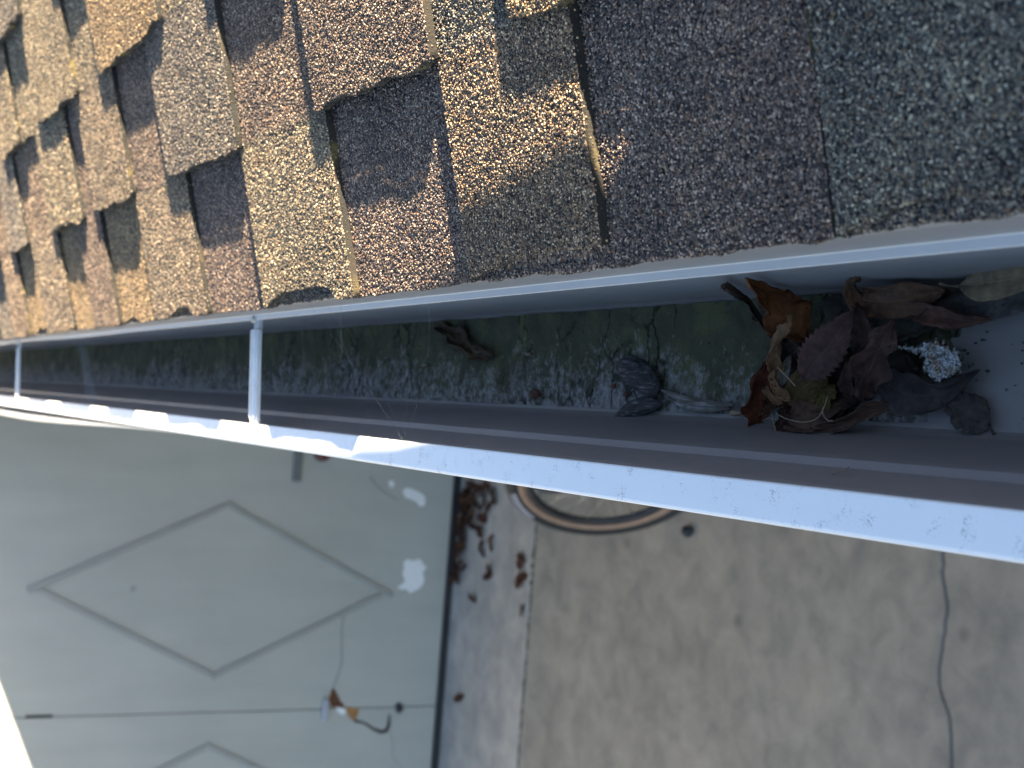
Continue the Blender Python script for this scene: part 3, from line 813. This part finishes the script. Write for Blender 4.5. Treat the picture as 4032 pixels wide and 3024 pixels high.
# pale stalks
def stalk(name, label, pts, r, mat=M_STRAW, group=None):
    o = tube(name, spline([Vector(p) for p in pts], 30), r, mat, None, 6); return tag(o, label, 'stalk', group)
stalk('stalk', 'thin curved straw lying over the front of the leaf pile', [fz(1676, 893, .026), fz(1700, 905, .030), fz(1735, 912, .030), fz(1762, 905, .028), fz(1778, 885, .027), fz(1788, 855, .026)], .0003)
stalk('stalk', 'short straight straw between the tan curl and the olive leaf', [fz(1680, 794, .040), fz(1700, 814, .038), fz(1718, 834, .034)], .00038)
stalk('stalk', 'small pale looped stem sticking out at the pile corner', [fz(1667, 893, .022), fz(1672, 918, .020), fz(1684, 944, .014), fz(1702, 950, .012)], .0003)
stalk('stalk', 'tiny bent pale stem in the shade of the rolled leaf', [fz(1777, 880, .024), fz(1778, 896, .022), fz(1788, 908, .020), fz(1800, 909, .019)], .0004)
stalk('stalk', 'fine dry rootlet stuck on the gutter front panel', [at_z(1798, 1024, zz(-.484)), at_z(1812, 1018, zz(-.483)), at_z(1824, 1015, zz(-.483)), at_z(1834, 1008, zz(-.4835))], .0003)

# white crumbly tuft: a crinkled sheet with deep folds
OUT = [(1940, 748), (1962, 744), (1985, 746), (2000, 736), (2022, 732), (2040, 742), (2052, 752), (2068, 752), (2076, 766), (2078, 785), (2074, 806), (2050, 814), (2030, 826), (2012, 822), (2004, 808), (1994, 792), (1994, 772), (1980, 764), (1956, 758)]
def in_out(x, y):
    c = False; j = len(OUT) - 1; dm = 1e9
    for i in range(len(OUT)):
        (xi, yi), (xj, yj) = OUT[i], OUT[j]
        if (yi > y) != (yj > y) and x < (xj - xi) * (y - yi) / (yj - yi) + xi: c = not c
        l2 = (xj - xi) ** 2 + (yj - yi) ** 2; t = max(0, min(1, ((x - xi) * (xj - xi) + (y - yi) * (yj - yi)) / l2))
        dm = min(dm, math.hypot(x - xi - t * (xj - xi), y - yi - t * (yj - yi))); j = i
    return dm if c else -dm
gx, gy = 200, 150
vs, fs, keep, hs = [], [], {}, []
for j in range(gy + 1):
    for i in range(gx + 1):
        x = 1930 + i * (158 / gx); y = 722 + j * (114 / gy)
        n0 = Vector((x * .05, y * .05, 0))
        dist = in_out(x, y) + 7 * noise.noise(n0 * 2.3) + 3 * noise.noise(n0 * 7)
        if dist < -1: continue
        wv = Vector((noise.noise(n0 * 1.7 + Vector((5, 0, 0))), noise.noise(n0 * 1.7 + Vector((0, 7, 0))), 0)) * .9
        q = n0 + wv
        r1 = 1 - abs(noise.noise(Vector((q.x * 2.2, q.y * 4.5, 1)))) * 2.2
        r2 = 1 - abs(noise.noise(Vector((q.x * 5.5, q.y * 9, 4)))) * 2.0
        r3 = noise.noise(Vector((q.x * 17, q.y * 20, 2)))
        hh = .5 * r1 + .36 * r2 + .16 * r3
        m_ = min(1, max(0, dist + 1) / 9) ** .6
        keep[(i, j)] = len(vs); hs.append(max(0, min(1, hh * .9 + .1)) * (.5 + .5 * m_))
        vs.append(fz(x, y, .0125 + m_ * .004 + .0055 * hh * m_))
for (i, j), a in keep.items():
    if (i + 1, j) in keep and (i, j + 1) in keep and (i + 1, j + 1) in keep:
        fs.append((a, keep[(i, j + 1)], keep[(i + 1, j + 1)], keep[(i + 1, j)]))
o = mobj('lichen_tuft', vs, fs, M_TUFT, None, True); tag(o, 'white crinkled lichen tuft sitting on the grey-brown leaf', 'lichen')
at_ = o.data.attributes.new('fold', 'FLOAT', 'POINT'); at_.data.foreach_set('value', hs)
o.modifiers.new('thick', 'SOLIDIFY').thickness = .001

def pod(name, label, a, b, w, th, mat, ridges=9, kind=1.0, sharp=.8, group=None, cat='seed pod'):
    a, b = Vector(a), Vector(b); d = b - a; L = d.length; d.normalize()
    up = Vector((0, 0, 1)); up = (up - d * up.dot(d)).normalized(); sd = d.cross(up)
    vs, fs = [], []; n, m = 30, 36
    for i in range(n + 1):
        s = i / n; wd = max(.02, math.sin(math.pi * s ** kind)) ** sharp
        cen = a + d * (s * L) + sd * (.05 * L * math.sin(s * 3))
        for j in range(m):
            an = 2 * math.pi * j / m
            k = 1 + .09 * math.sin(an * ridges + 2 * noise.noise(Vector((s * 4, an, 0)))) + .18 * noise.noise(Vector((s * 6, math.cos(an) * 2, math.sin(an) * 2)))
            vs.append(cen + sd * (math.cos(an) * w * wd * k) + up * (math.sin(an) * th * wd * k))
    for i in range(n):
        for j in range(m):
            fs.append((i * m + j, i * m + (j + 1) % m, (i + 1) * m + (j + 1) % m, (i + 1) * m + j))
    o = mobj(name, vs, fs, mat, None, True); return tag(o, label, cat, group)
pod('seed_pod', 'plump dark grey ridged seed pod lying on the moss', fz(1424, 846, .008), fz(1330, 788, .009), .0105, .0060, M_POD, kind=.9, sharp=.55)
pod('seed_pod', 'slim dark pointed seed pod beside the gutter front side', fz(1432, 872, .006), fz(1322, 907, .006), .0062, .0042, M_POD, kind=.85, sharp=.8)
pod('twig', 'grey weathered husk, the paler upper one of two side by side', fz(1428, 842, .007), fz(1586, 872, .006), .0027, .0027, M_TWIG, 7, 1.0, .45, None, 'twig')
pod('twig', 'brownish split husk tucked under the pale grey one', fz(1436, 858, .005), fz(1575, 880, .005), .0026, .0024, M_TWIG, 5, 1.1, .8, None, 'twig')
for (x, y, r, lab) in [(1352, 852, .0020, 'round reddish seed between the two pods'), (1325, 834, .0018, 'dark round seed near the plump pod'),
                       (1154, 851, .0042, 'dark cup-shaped seed husk by the gutter front'), (1141, 765, .0024, 'pale speck of seed on the green moss'),
                       (917, 789, .0030, 'pale pink seed scale left of the mossy leaf'), (1590, 892, .0034, 'tan seed scale beside the husk tips')]:
    c = fz(x, y, r + .003); bm = bmesh.new(); bmesh.ops.create_icosphere(bm, subdivisions=3, radius=1)
    pale = 'pale' in lab or 'tan' in lab
    for v in bm.verts:
        k = 1 + .25 * noise.noise(v.co * 1.7 + Vector((x, y, 0)))
        v.co = c + Vector((v.co.x * r * k * (.6 if pale else 1), v.co.y * r * 1.5 * k, v.co.z * r * .8 * k))
    o = bmobj('seed', bm, M_STRAW if pale else M_SEED, None, True); tag(o, lab, 'seed')
# small crumbs on the silt
bm = bmesh.new()
for i in range(420):
    x = random.uniform(.021, .090); y = random.choice([random.uniform(.40, .66), random.uniform(.45, 1.4)])
    if y < .5 and random.random() < .55: continue
    r = random.uniform(.0003, .0008) * (1.3 if .5 < y < .62 else 1)
    bmesh.ops.create_icosphere(bm, subdivisions=1, radius=r, matrix=Matrix.Translation((x, y, FZ + (.0035 if y > .58 else .0006))) @ Matrix.Diagonal((1, random.uniform(.7, 2), .7, 1)))
o = bmobj('crumbs', bm, M_POD); tag(o, 'tiny dark crumbs of leaf and seed on the gutter floor', 'debris', kind='stuff')

# cobweb threads over the open gutter
def thread(bm_v, bm_f, a, b, sag, r):
    pts = [a.lerp(b, t / 12) - Vector((0, 0, sag * 4 * (t / 12) * (1 - t / 12))) for t in range(13)]
    v, f = tube_geo(pts, r, 4); o0 = len(bm_v); bm_v += v; bm_f += [tuple(o0 + i for i in q) for q in f]
bv, bf = [], []
LZW = zz(LZ)
for (x0, y0, z0_, x1, y1, z1_, s) in [(640, 620, .03, 870, 950, 0, .002), (700, 640, .02, 800, 900, -.03, .001), (735, 640, .02, 735, 880, -.05, .001), (925, 640, .0, 925, 800, -.06, .001),
                                      (790, 800, -.03, 880, 945, -.005, .001), (905, 860, -.03, 872, 940, -.004, .001), (880, 870, -.04, 862, 935, -.004, .001), (650, 690, .0, 655, 915, -.02, .002),
                                      (770, 880, -.04, 830, 790, -.05, .0)]:
    thread(bv, bf, at_z(x0, y0, LZW + z0_), at_z(x1, y1, LZW + z1_), s, .00009)
o = mobj('cobweb', bv, bf, M_SILK); tag(o, 'fine cobweb threads stretched across the gutter near the hanger', 'cobweb')
bv, bf = [], []
for k in range(7):
    thread(bv, bf, at_z(165 + k * 3, 738, LZW - .0), at_z(186 + k * 4, 884 - k, LZW - .012), .004 - .0006 * k, .00028)
o = mobj('cobweb', bv, bf, M_SILK); tag(o, 'faint hanging cobweb veil deep in the gutter between two hangers', 'cobweb')

# ------------------------------------------------------------------ garage with its door, facing along the gutter
GY = 5.826
gar = thing('garage', (-1.3, GY + .1, 0), 'garage front wall around the grey diamond-trimmed door', 'garage')
DX0, DX1, DH = -3.37, .745, 2.13
box('wall', (-6.0, GY - .03, 0), (DX0 - .10, GY + .18, 3.3), M_WALL, gar)
box('wall', (DX0 - .10, GY - .03, DH + .12), (.79, GY + .18, 3.3), M_WALL, gar)
box('side_wall', (-6.0, GY + .18, 0), (-5.8, GY + 6, 3.3), M_WALL, gar)
box('roof_slab', (-6.1, GY - .03, 3.3), (7.0, GY + 6.2, 3.42), M_CAPM, gar)
box('back_wall', (.80, GY + .0, 0), (7, GY + .18, 3.3), M_WALL, gar)
box('door_frame', (DX0 - .10, GY - .035, 0), (DX0 - .003, GY + .1, DH + .12), M_TRIM, gar)
box('door_frame', (DX0 - .003, GY - .035, DH + .004), (.79, GY + .1, DH + .12), M_TRIM, gar)

door = thing('garage_door', (-1.31, GY, 0), 'grey wooden garage door with raised diamond moldings and a damaged lower panel', 'garage door')
xs = [DX0, -2.34, -1.31, DX1]
for a, b in zip(xs, xs[1:]):
    bm = bmesh.new(); box_bm(bm, (a + .0016, GY, .030), (b - .0016, GY + .04, DH), .003)
    bmobj('panel', bm, M_DOOR, door)
box('backing', (DX0, GY + .041, .04), (DX1, GY + .05, DH), M_MOLD, door)
def strip(p, q, w=.024, th=.010, ext0=0, ext1=0):
    """a flat molding between two points (x, z) of the door face"""
    p, q = Vector((p[0], 0, p[1])), Vector((q[0], 0, q[1]))
    d = (q - p).normalized(); p = p - d * ext0; q = q + d * ext1
    n = Vector((-d.z, 0, d.x)) * (w / 2)
    c = .003
    vs = []
    for (e, yy, k) in ((p, GY - .0005, 1), (q, GY - .0005, 1), (p, GY - th + c, 1), (q, GY - th + c, 1), (p, GY - th, .78), (q, GY - th, .78)):
        for sg in (-1, 1): v = e + n * (sg * k); vs.append((v.x, yy, v.z))
    fs = [(0, 4, 6, 2), (1, 3, 7, 5), (4, 8, 10, 6), (5, 7, 11, 9), (8, 9, 11, 10), (0, 1, 5, 4), (2, 6, 7, 3), (4, 5, 9, 8), (6, 10, 11, 7)]
    mobj('molding', vs, fs, M_MOLD, door)
for k in range(4):
    cx = -.79 + 1.03 * (1 - k) if k else .235
    cx = .235 - 1.025 * k
    T, L_, B_, R_ = (cx, 1.093 + .765), (cx - .365, 1.093), (cx, 1.093 - .765), (cx + .365, 1.093)
    strip(R_, B_, ext0=.010, ext1=.035); strip(L_, B_, ext0=.010, ext1=-.016)
    strip(R_, T, ext0=-.013, ext1=.030); strip(L_, T, ext0=-.013, ext1=-.016)
box('rubber_seal', (DX0, GY - .018, .001), (DX1, GY + .045, .029), M_RUB, door, .004)
# damage on the panel joint: broken veneer showing wood, and a raised metal plate
def flat(name, pts, mat, depth=.002, parent=door, y=GY):
    n = len(pts)
    vs = [(x, y - depth, z) for x, z in pts] + [(x, y + .001, z) for x, z in pts]
    ar = sum(pts[i][0] * pts[(i + 1) % n][1] - pts[(i + 1) % n][0] * pts[i][1] for i in range(n))
    if ar > 0: fs = [tuple(range(n))]
    else: fs = [tuple(reversed(range(n)))]
    fs += [(i, (i + 1) % n, n + (i + 1) % n, n + i) for i in range(n)]
    return mobj(name, vs, fs, mat, parent)
def dxy(dx, dy):
    p = at_y(dx, dy, GY); return (p.x, p.z)
def shape(coords_): return [dxy(1000 / 1.8228 + x * 1000 / 1659 / 1.8228, 2024 / 1.8228 + y * 1000 / 1659 / 1.8228) for x, y in coords_]
flat('exposed_wood', shape([(515, 1130), (535, 1160), (565, 1220), (600, 1265), (560, 1262), (500, 1262), (488, 1200)]), M_WOOD)
flat('exposed_wood', shape([(595, 1265), (640, 1262), (685, 1275), (672, 1320), (655, 1355), (620, 1325)]), M_WOOD2, .004)
flat('white_filler', shape([(535, 1262), (590, 1268), (600, 1295), (575, 1312), (545, 1290)]), M_PATCH, .003)
def crackline(pts, r, mat, parent=door, name='crack'):
    P = [Vector((x, GY - .0004, z)) for x, z in shape(pts)]
    return tube(name, P, r, mat, parent, 6)
crackline([(655, 1350), (720, 1365), (780, 1405), (830, 1425), (865, 1415), (880, 1380), (885, 1310)], [.006, .005, .006, .008, .010, .009, .004], M_DARK)
crackline([(510, 1140), (545, 1060), (575, 960), (570, 870), (575, 740), (590, 640)], [.006, .006, .005, .004, .004, .003], M_MOLD)
crackline([(890, 1420), (910, 1490), (905, 1580), (960, 1659), (985, 1720)], [.002, .0022, .002, .002, .002], M_MOLD)
crackline([(605, 1270), (740, 1262), (850, 1280)], [.002, .002, .001], M_MOLD)
k = shape([(945, 1265)])[0]
bm = bmesh.new(); bmesh.ops.create_icosphere(bm, subdivisions=3, radius=1)
for v in bm.verts:
    s_ = 1 + .5 * noise.noise(v.co * 2)
    v.co = Vector((k[0] + v.co.x * .022 * s_, GY - .004 + v.co.y * .012, k[1] + v.co.z * .018 * s_))
bmobj('rot_hole', bm, M_DARK, door)
pz = shape([(460, 1270)])[0]
box('metal_plate', (pz[0] - .050, GY - .026, pz[1] - .010), (pz[0] + .044, GY - .004, pz[1] + .013), plain('bright_metal', (.40, .43, .50), .35, .4), door, .005)
k = dxy(80, 1548)
box('joint_gap', (k[0] - .006, GY - .003, k[1] - .06), (k[0] + .007, GY - .0005, k[1] + .045), M_DARK, door, .001)
def blob_patch(cx, cy, pts):
    flat('paint_patch', [dxy(cx + x, cy + y) for x, y in pts], M_PATCH, .0015)
blob_patch(893, 1245, [(-22, -30), (-14, -37), (0, -34), (14, -38), (22, -26), (28, -18), (20, -8), (24, 8), (18, 22), (6, 30), (-8, 36), (-14, 28), (-26, 28), (-36, 24), (-26, 18), (-18, 10), (-24, -6), (-20, -18)])
blob_patch(893, 1080, [(-24, -20), (-14, -27), (2, -22), (18, -14), (26, -4), (24, 12), (14, 14), (6, 4), (-6, -2), (-18, -6)])
blob_patch(846, 1046, [(-7, -6), (0, -9), (6, -3), (4, 6), (-4, 6)])
crackline([(760, -240), (810, -170), (880, -120), (940, -95)], [.003, .004, .003, .002], M_MOLD)
# latch near the hidden side of the door
a = dxy(640, 1003); b = dxy(690, 991)
box('latch_bar', (a[0] - .075, GY - .022, a[1] - .022), (a[0] + .10, GY - .004, a[1] + .016), plain('latch_grey', (.13, .145, .15), .5), door, .004)
bm = bmesh.new(); bmesh.ops.create_uvsphere(bm, u_segments=16, v_segments=10, radius=.03, matrix=Matrix.Translation((b[0] + .02, GY - .03, b[1])) @ Matrix.Diagonal((1, .7, 1.3, 1)))
bmobj('latch_knob', bm, plain('dark_red_plastic', (.09, .018, .02), .45), door, True)

# ------------------------------------------------------------------ fallen leaves on the apron
proto = None
spots = [(1060, 1165), (1062, 1180), (1058, 1228), (1054, 1246), (1128, 1205), (1130, 1248), (1124, 1256), (1040, 1062), (1048, 1075), (1068, 1070), (1030, 1090), (1018, 1045), (1070, 1085),
         (1028, 1136), (1040, 1150), (1040, 1178), (1043, 1192), (1128, 1320), (1022, 1290), (1038, 1098), (1026, 1075), (1056, 1100), (1008, 1060), (992, 1508), (1126, 1215), (1044, 1118), (1034, 1055), (1050, 1050),
         (1060, 1060), (1022, 1110), (1014, 1100)]
near_door = []
for i in range(46):
    t = i / 46
    y = random.uniform(1055, 1255)
    near_door.append((993 - (y - 1035) * .080 + random.uniform(6, 26) * (1 if y < 1230 else .6), y))
rs = random.Random(4)
LAB = {0: 'small rust-brown fallen leaf on the concrete apron', 1: 'small brown fallen leaf heaped against the garage door seal'}
for i, (x, y) in enumerate(spots + near_door):
    heap = 1 if i >= len(spots) else 0
    p = at_z(x, y, .006 if not heap else .008 + .01 * rs.random())
    if p.y > GY - .03: p.y = GY - .03 - rs.random() * .03
    if proto is None:
        proto = leaf(LAB[0], [(-.035, 0, 0), (0, 0, .006), (.035, 0, .002)], .020, 'ovate', (.16, .062, .03), curl=.7, wave=.25, seed=77, ns=16, ntt=8, stem=.02, up=(0, 0, 1), name='fallen_leaf')
        o = proto
    else:
        o = proto.copy(); COL.objects.link(o)
        ch = proto.children[0].copy(); COL.objects.link(ch); ch.parent = o
    o.location = p
    o.rotation_euler = (rs.uniform(-.35, .35), rs.uniform(-.35, .35), rs.uniform(0, 6.28))
    s = rs.uniform(.7, 1.25); o.scale = (s, s * rs.uniform(.7, 1.1), s)
    c = rs.choice([(.10, .048, .032), (.075, .037, .028), (.06, .034, .030), (.12, .065, .038)])
    o.color = (*c, 1)
    tag(o, LAB[heap], 'leaf', 'fallen leaves on the apron' if not heap else 'leaves heaped at the door seal')
# a dark pebble on the driveway
for (x, y, r, lab) in [(1485, 1147, .022, 'dark round pebble on the driveway beside the bicycle tyre')]:
    c = at_z(x, y, r * .6); bm = bmesh.new(); bmesh.ops.create_icosphere(bm, subdivisions=3, radius=r)
    for v in bm.verts: v.co = c + v.co * (1 + .25 * noise.noise(v.co * 60)) * (1 if True else 0)
    o = bmobj('pebble', bm, M_DARK, None, True); tag(o, lab, 'pebble')

# ------------------------------------------------------------------ bicycle leaning toward the house
WR = .345
TH_ = 2.187; TILT = -.2
U_ = Vector((math.cos(TH_), math.sin(TH_), 0)); NN = Vector((-math.sin(TH_), math.cos(TH_), 0))
V_ = Vector((0, 0, 1)) * math.cos(TILT) + NN * math.sin(TILT)
A_ = U_.cross(V_).normalized()                     # axle direction
C1 = Vector((-.2055, 3.9928, 0)) + V_ * WR
bike = thing('bicycle', (C1.x, C1.y, 0), 'bicycle with black tan-wall tyres leaning beneath the gutter', 'bicycle')
def bp(f, h, s=0): return C1 - U_ * f + V_ * (h - WR) + A_ * s     # forward offset, height, sideways
M_TYRE = plain('black_tyre', (.014, .014, .016), .75, 0, .3, 60)
M_TANW = plain('tan_sidewall', (.30, .19, .13), .7, 0, .2, 30)
M_RIM = plain('black_rim', (.03, .03, .035), .35, .3, .2, 30)
M_FRAME = plain('dark_blue_frame', (.016, .022, .045), .35, .1, .2, 20)
def ring(name, c, r, prof, mat, parent, n=96):
    """lathe a profile of (radial, sideways) points about the axle"""
    vs, fs = [], []; m = len(prof)
    for i in range(n):
        a = 2 * math.pi * i / n; e = U_ * math.cos(a) + V_ * math.sin(a)
        for (dr, ds) in prof: vs.append(c + e * (r + dr) + A_ * ds)
    for i in range(n):
        for k in range(m):
            fs.append((i * m + k, i * m + (k + 1) % m, ((i + 1) % n) * m + (k + 1) % m, ((i + 1) % n) * m + k))
    return mobj(name, vs, fs, mat, parent, True)
def wheel(f, rear):
    c = C1 - U_ * f
    hub = tube('wheel', [c - A_ * .055, c - A_ * .05, c - A_ * .03, c + A_ * .03, c + A_ * .05, c + A_ * .055], [.008, .022, .013, .013, .022, .008], M_RIM, bike, 16)
    ring('tyre', c, WR - .026, [(.0 + .026 * math.cos(a), .022 * math.sin(a)) for a in [2 * math.pi * k / 14 for k in range(14)]], M_TYRE, hub)
    for sg in (-1, 1):
        ring('sidewall', c, WR - .045, [(-.022, sg * .0105), (-.008, sg * .0125), (.004, sg * .0165), (.004, sg * .0120), (-.008, sg * .0090), (-.022, sg * .0080)], M_TANW, hub)
    if rear:
        lv, lf = [], []
        for i in range(15):
            a = math.radians(25 + i * 2.2); e = U_ * math.cos(a) + V_ * math.sin(a)
            lv += [c + e * (WR - .034) + A_ * .0224, c + e * (WR - .014) + A_ * .0205, c + e * (WR - .034) - A_ * .0224, c + e * (WR - .014) - A_ * .0205]
        for i in range(14):
            a = i * 4; lf += [(a, a + 4, a + 5, a + 1), (a + 2, a + 3, a + 7, a + 6)]
        mobj('pale_patch', lv, lf, plain('pale_rubber', (.30, .30, .34), .6), hub)  # pale grey arc on both tyre walls
    ring('rim', c, WR - .082, [(-.010, -.006), (-.002, -.0095), (.015, -.0098), (.015, .0098), (-.002, .0095), (-.010, .006)], M_RIM, hub)
    for i in range(28):
        a = 2 * math.pi * i / 28; b = a + (.55 if i % 4 < 2 else -.55)
        sg = -1 if i % 2 else 1
        p = c + (U_ * math.cos(b) + V_ * math.sin(b)) * .021 + A_ * (sg * .045)
        q = c + (U_ * math.cos(a) + V_ * math.sin(a)) * (WR - .090)
        tube('spoke', [p, q], .0012, M_STEEL, hub, 4)
    if rear:
        gd = tube('chain_guard', [c + V_ * .20 - A_ * .045, c + V_ * .20 - A_ * .052], .088, M_FRAME, hub, 28)
        for i in range(7):
            ring('sprocket', c - A_ * (.022 + i * .0045), .055 - i * .0055, [(.0, -.001), (.0, .001), (-.02, .001), (-.02, -.001)], M_DARK, hub, 40)
    else:
        ring('brake_disc', c - A_ * .05, .08, [(0, -.001), (0, .001), (-.018, .001), (-.018, -.001)], M_DARK, hub, 48)
wheel(0, True)
wheel(1.05, False)
# frame: rear wheel at f = 0, front wheel at f = 1.05
bb = bp(.43, .285); seat = bp(.30, .80); headt = bp(.86, .86); headb = bp(.895, .73)
fr_v, fr_f = [], []
def add(pts, r, n=10):
    v, f = tube_geo(pts, r, n); o0 = len(fr_v); fr_v.extend(v); fr_f.extend([tuple(o0 + i for i in q) for q in f])
add([bb, seat], .016); add([bb, headb], .02); add([seat - V_ * .03, headt - V_ * .03], .016); add([headt, headb], .021)
for sg in (-1, 1):
    add([bb + A_ * .02 * sg, bp(.2, .30, .05 * sg), bp(0, WR, .062 * sg)], .009); add([seat - V_ * .05, bp(.2, .62, .04 * sg), bp(0, WR, .062 * sg)], .008)
add([bb - A_ * .06, bb + A_ * .06], .024, 14)
mobj('frame', fr_v, fr_f, M_FRAME, bike, True)
fr_v, fr_f = [], []
add([headb, headb - V_ * .03], .02)
for sg in (-1, 1): add([headb - V_ * .03, bp(.92, .66, .055 * sg), bp(1.0, .45, .06 * sg), bp(1.05, WR, .062 * sg)], .012)
mobj('fork', fr_v, fr_f, M_FRAME, bike, True)
tube('seatpost', [seat, bp(.28, .93)], .0135, M_DARK, bike)
vs, fs = [], []
for i in range(11):
    s = i / 10; w_ = .075 * (1 - s) ** .6 + .016
    for j in range(9):
        t = -1 + j / 4; vs.append(bp(.16 + s * .27, .955 - .02 * t * t - .03 * s * (1 - s) * 4, w_ * t))
for i in range(10):
    for j in range(8): a = i * 9 + j; fs.append((a, a + 1, a + 10, a + 9))
sd_ = mobj('saddle', vs, fs, M_DARK, bike, True); sd_.modifiers.new('thick', 'SOLIDIFY').thickness = -.03
tube('handlebar', [bp(.80, .99, -.31), bp(.86, 1.0, -.18), bp(.90, .98, -.05), bp(.90, .98, .05), bp(.86, 1.0, .18), bp(.80, .99, .31)], .014, M_DARK, bike)
tube('stem', [headt, bp(.85, .93), bp(.90, .98)], .016, M_DARK, bike)
tube('chainring', [bb + A_ * -.05 + (U_ * math.cos(a) + V_ * math.sin(a)) * .085 for a in [2 * math.pi * k / 40 for k in range(40)]], .004, M_DARK, bike, 6, True)
for sg in (-1, 1):
    c_ = bb + A_ * (.075 * sg); e_ = c_ + (U_ * .6 - V_ * .8) * (.165 * sg)
    cr = tube('crank', [c_, e_], [.012, .009], M_DARK, bike)
    box('pedal', tuple(e_ + A_ * (.06 * sg) - Vector((.04, .045, .01))), tuple(e_ + A_ * (.06 * sg) + Vector((.04, .045, .01))), M_DARK, cr, .004)

# ------------------------------------------------------------------ unseen limb added up the slope to shade the near roof and gutter
VB = .45
path = [(-1.15, .070, .066), (-.9, .078, .078), (-.5, .082, .083), (-.1, .083, .085), (.16, .082, .083), (.245, .086, .078), (.282, .105, .058), (.305, .110, .057), (.42, .110, .056), (.49, .110, .054),
        (.55, .112, .052), (.62, .112, .050), (.69, .116, .046), (.74, .122, .034), (.76, .124, .016)]
bv_, bf_ = [], []
nseg = 20
for i, (u, n, rr) in enumerate(path):
    for k in range(nseg):
        a = 2 * math.pi * k / nseg
        g = 1 + .07 * noise.noise(Vector((u * 9, math.cos(a) * 2, math.sin(a) * 2)))
        bv_.append(rp(u, VB + .55 * rr * g * math.cos(a), n + rr * g * math.sin(a)))
for i in range(len(path) - 1):
    for k in range(nseg): bf_.append((i * nseg + k, i * nseg + (k + 1) % nseg, (i + 1) * nseg + (k + 1) % nseg, (i + 1) * nseg + k))
bf_ += [tuple(reversed(range(nseg))), tuple((len(path) - 1) * nseg + k for k in range(nseg))]
M_BARK = grain_mat('shade_branch_bark', [(.3, (.03, .024, .02)), (.55, (.10, .08, .062)), (.75, (.20, .17, .14))], 60, (1, .2, 1), .004)
o = mobj('shade_branch', bv_, bf_, M_BARK, None, True)
tag(o, 'added unseen limb up the slope that shades the near roof and gutter', 'shade_branch')
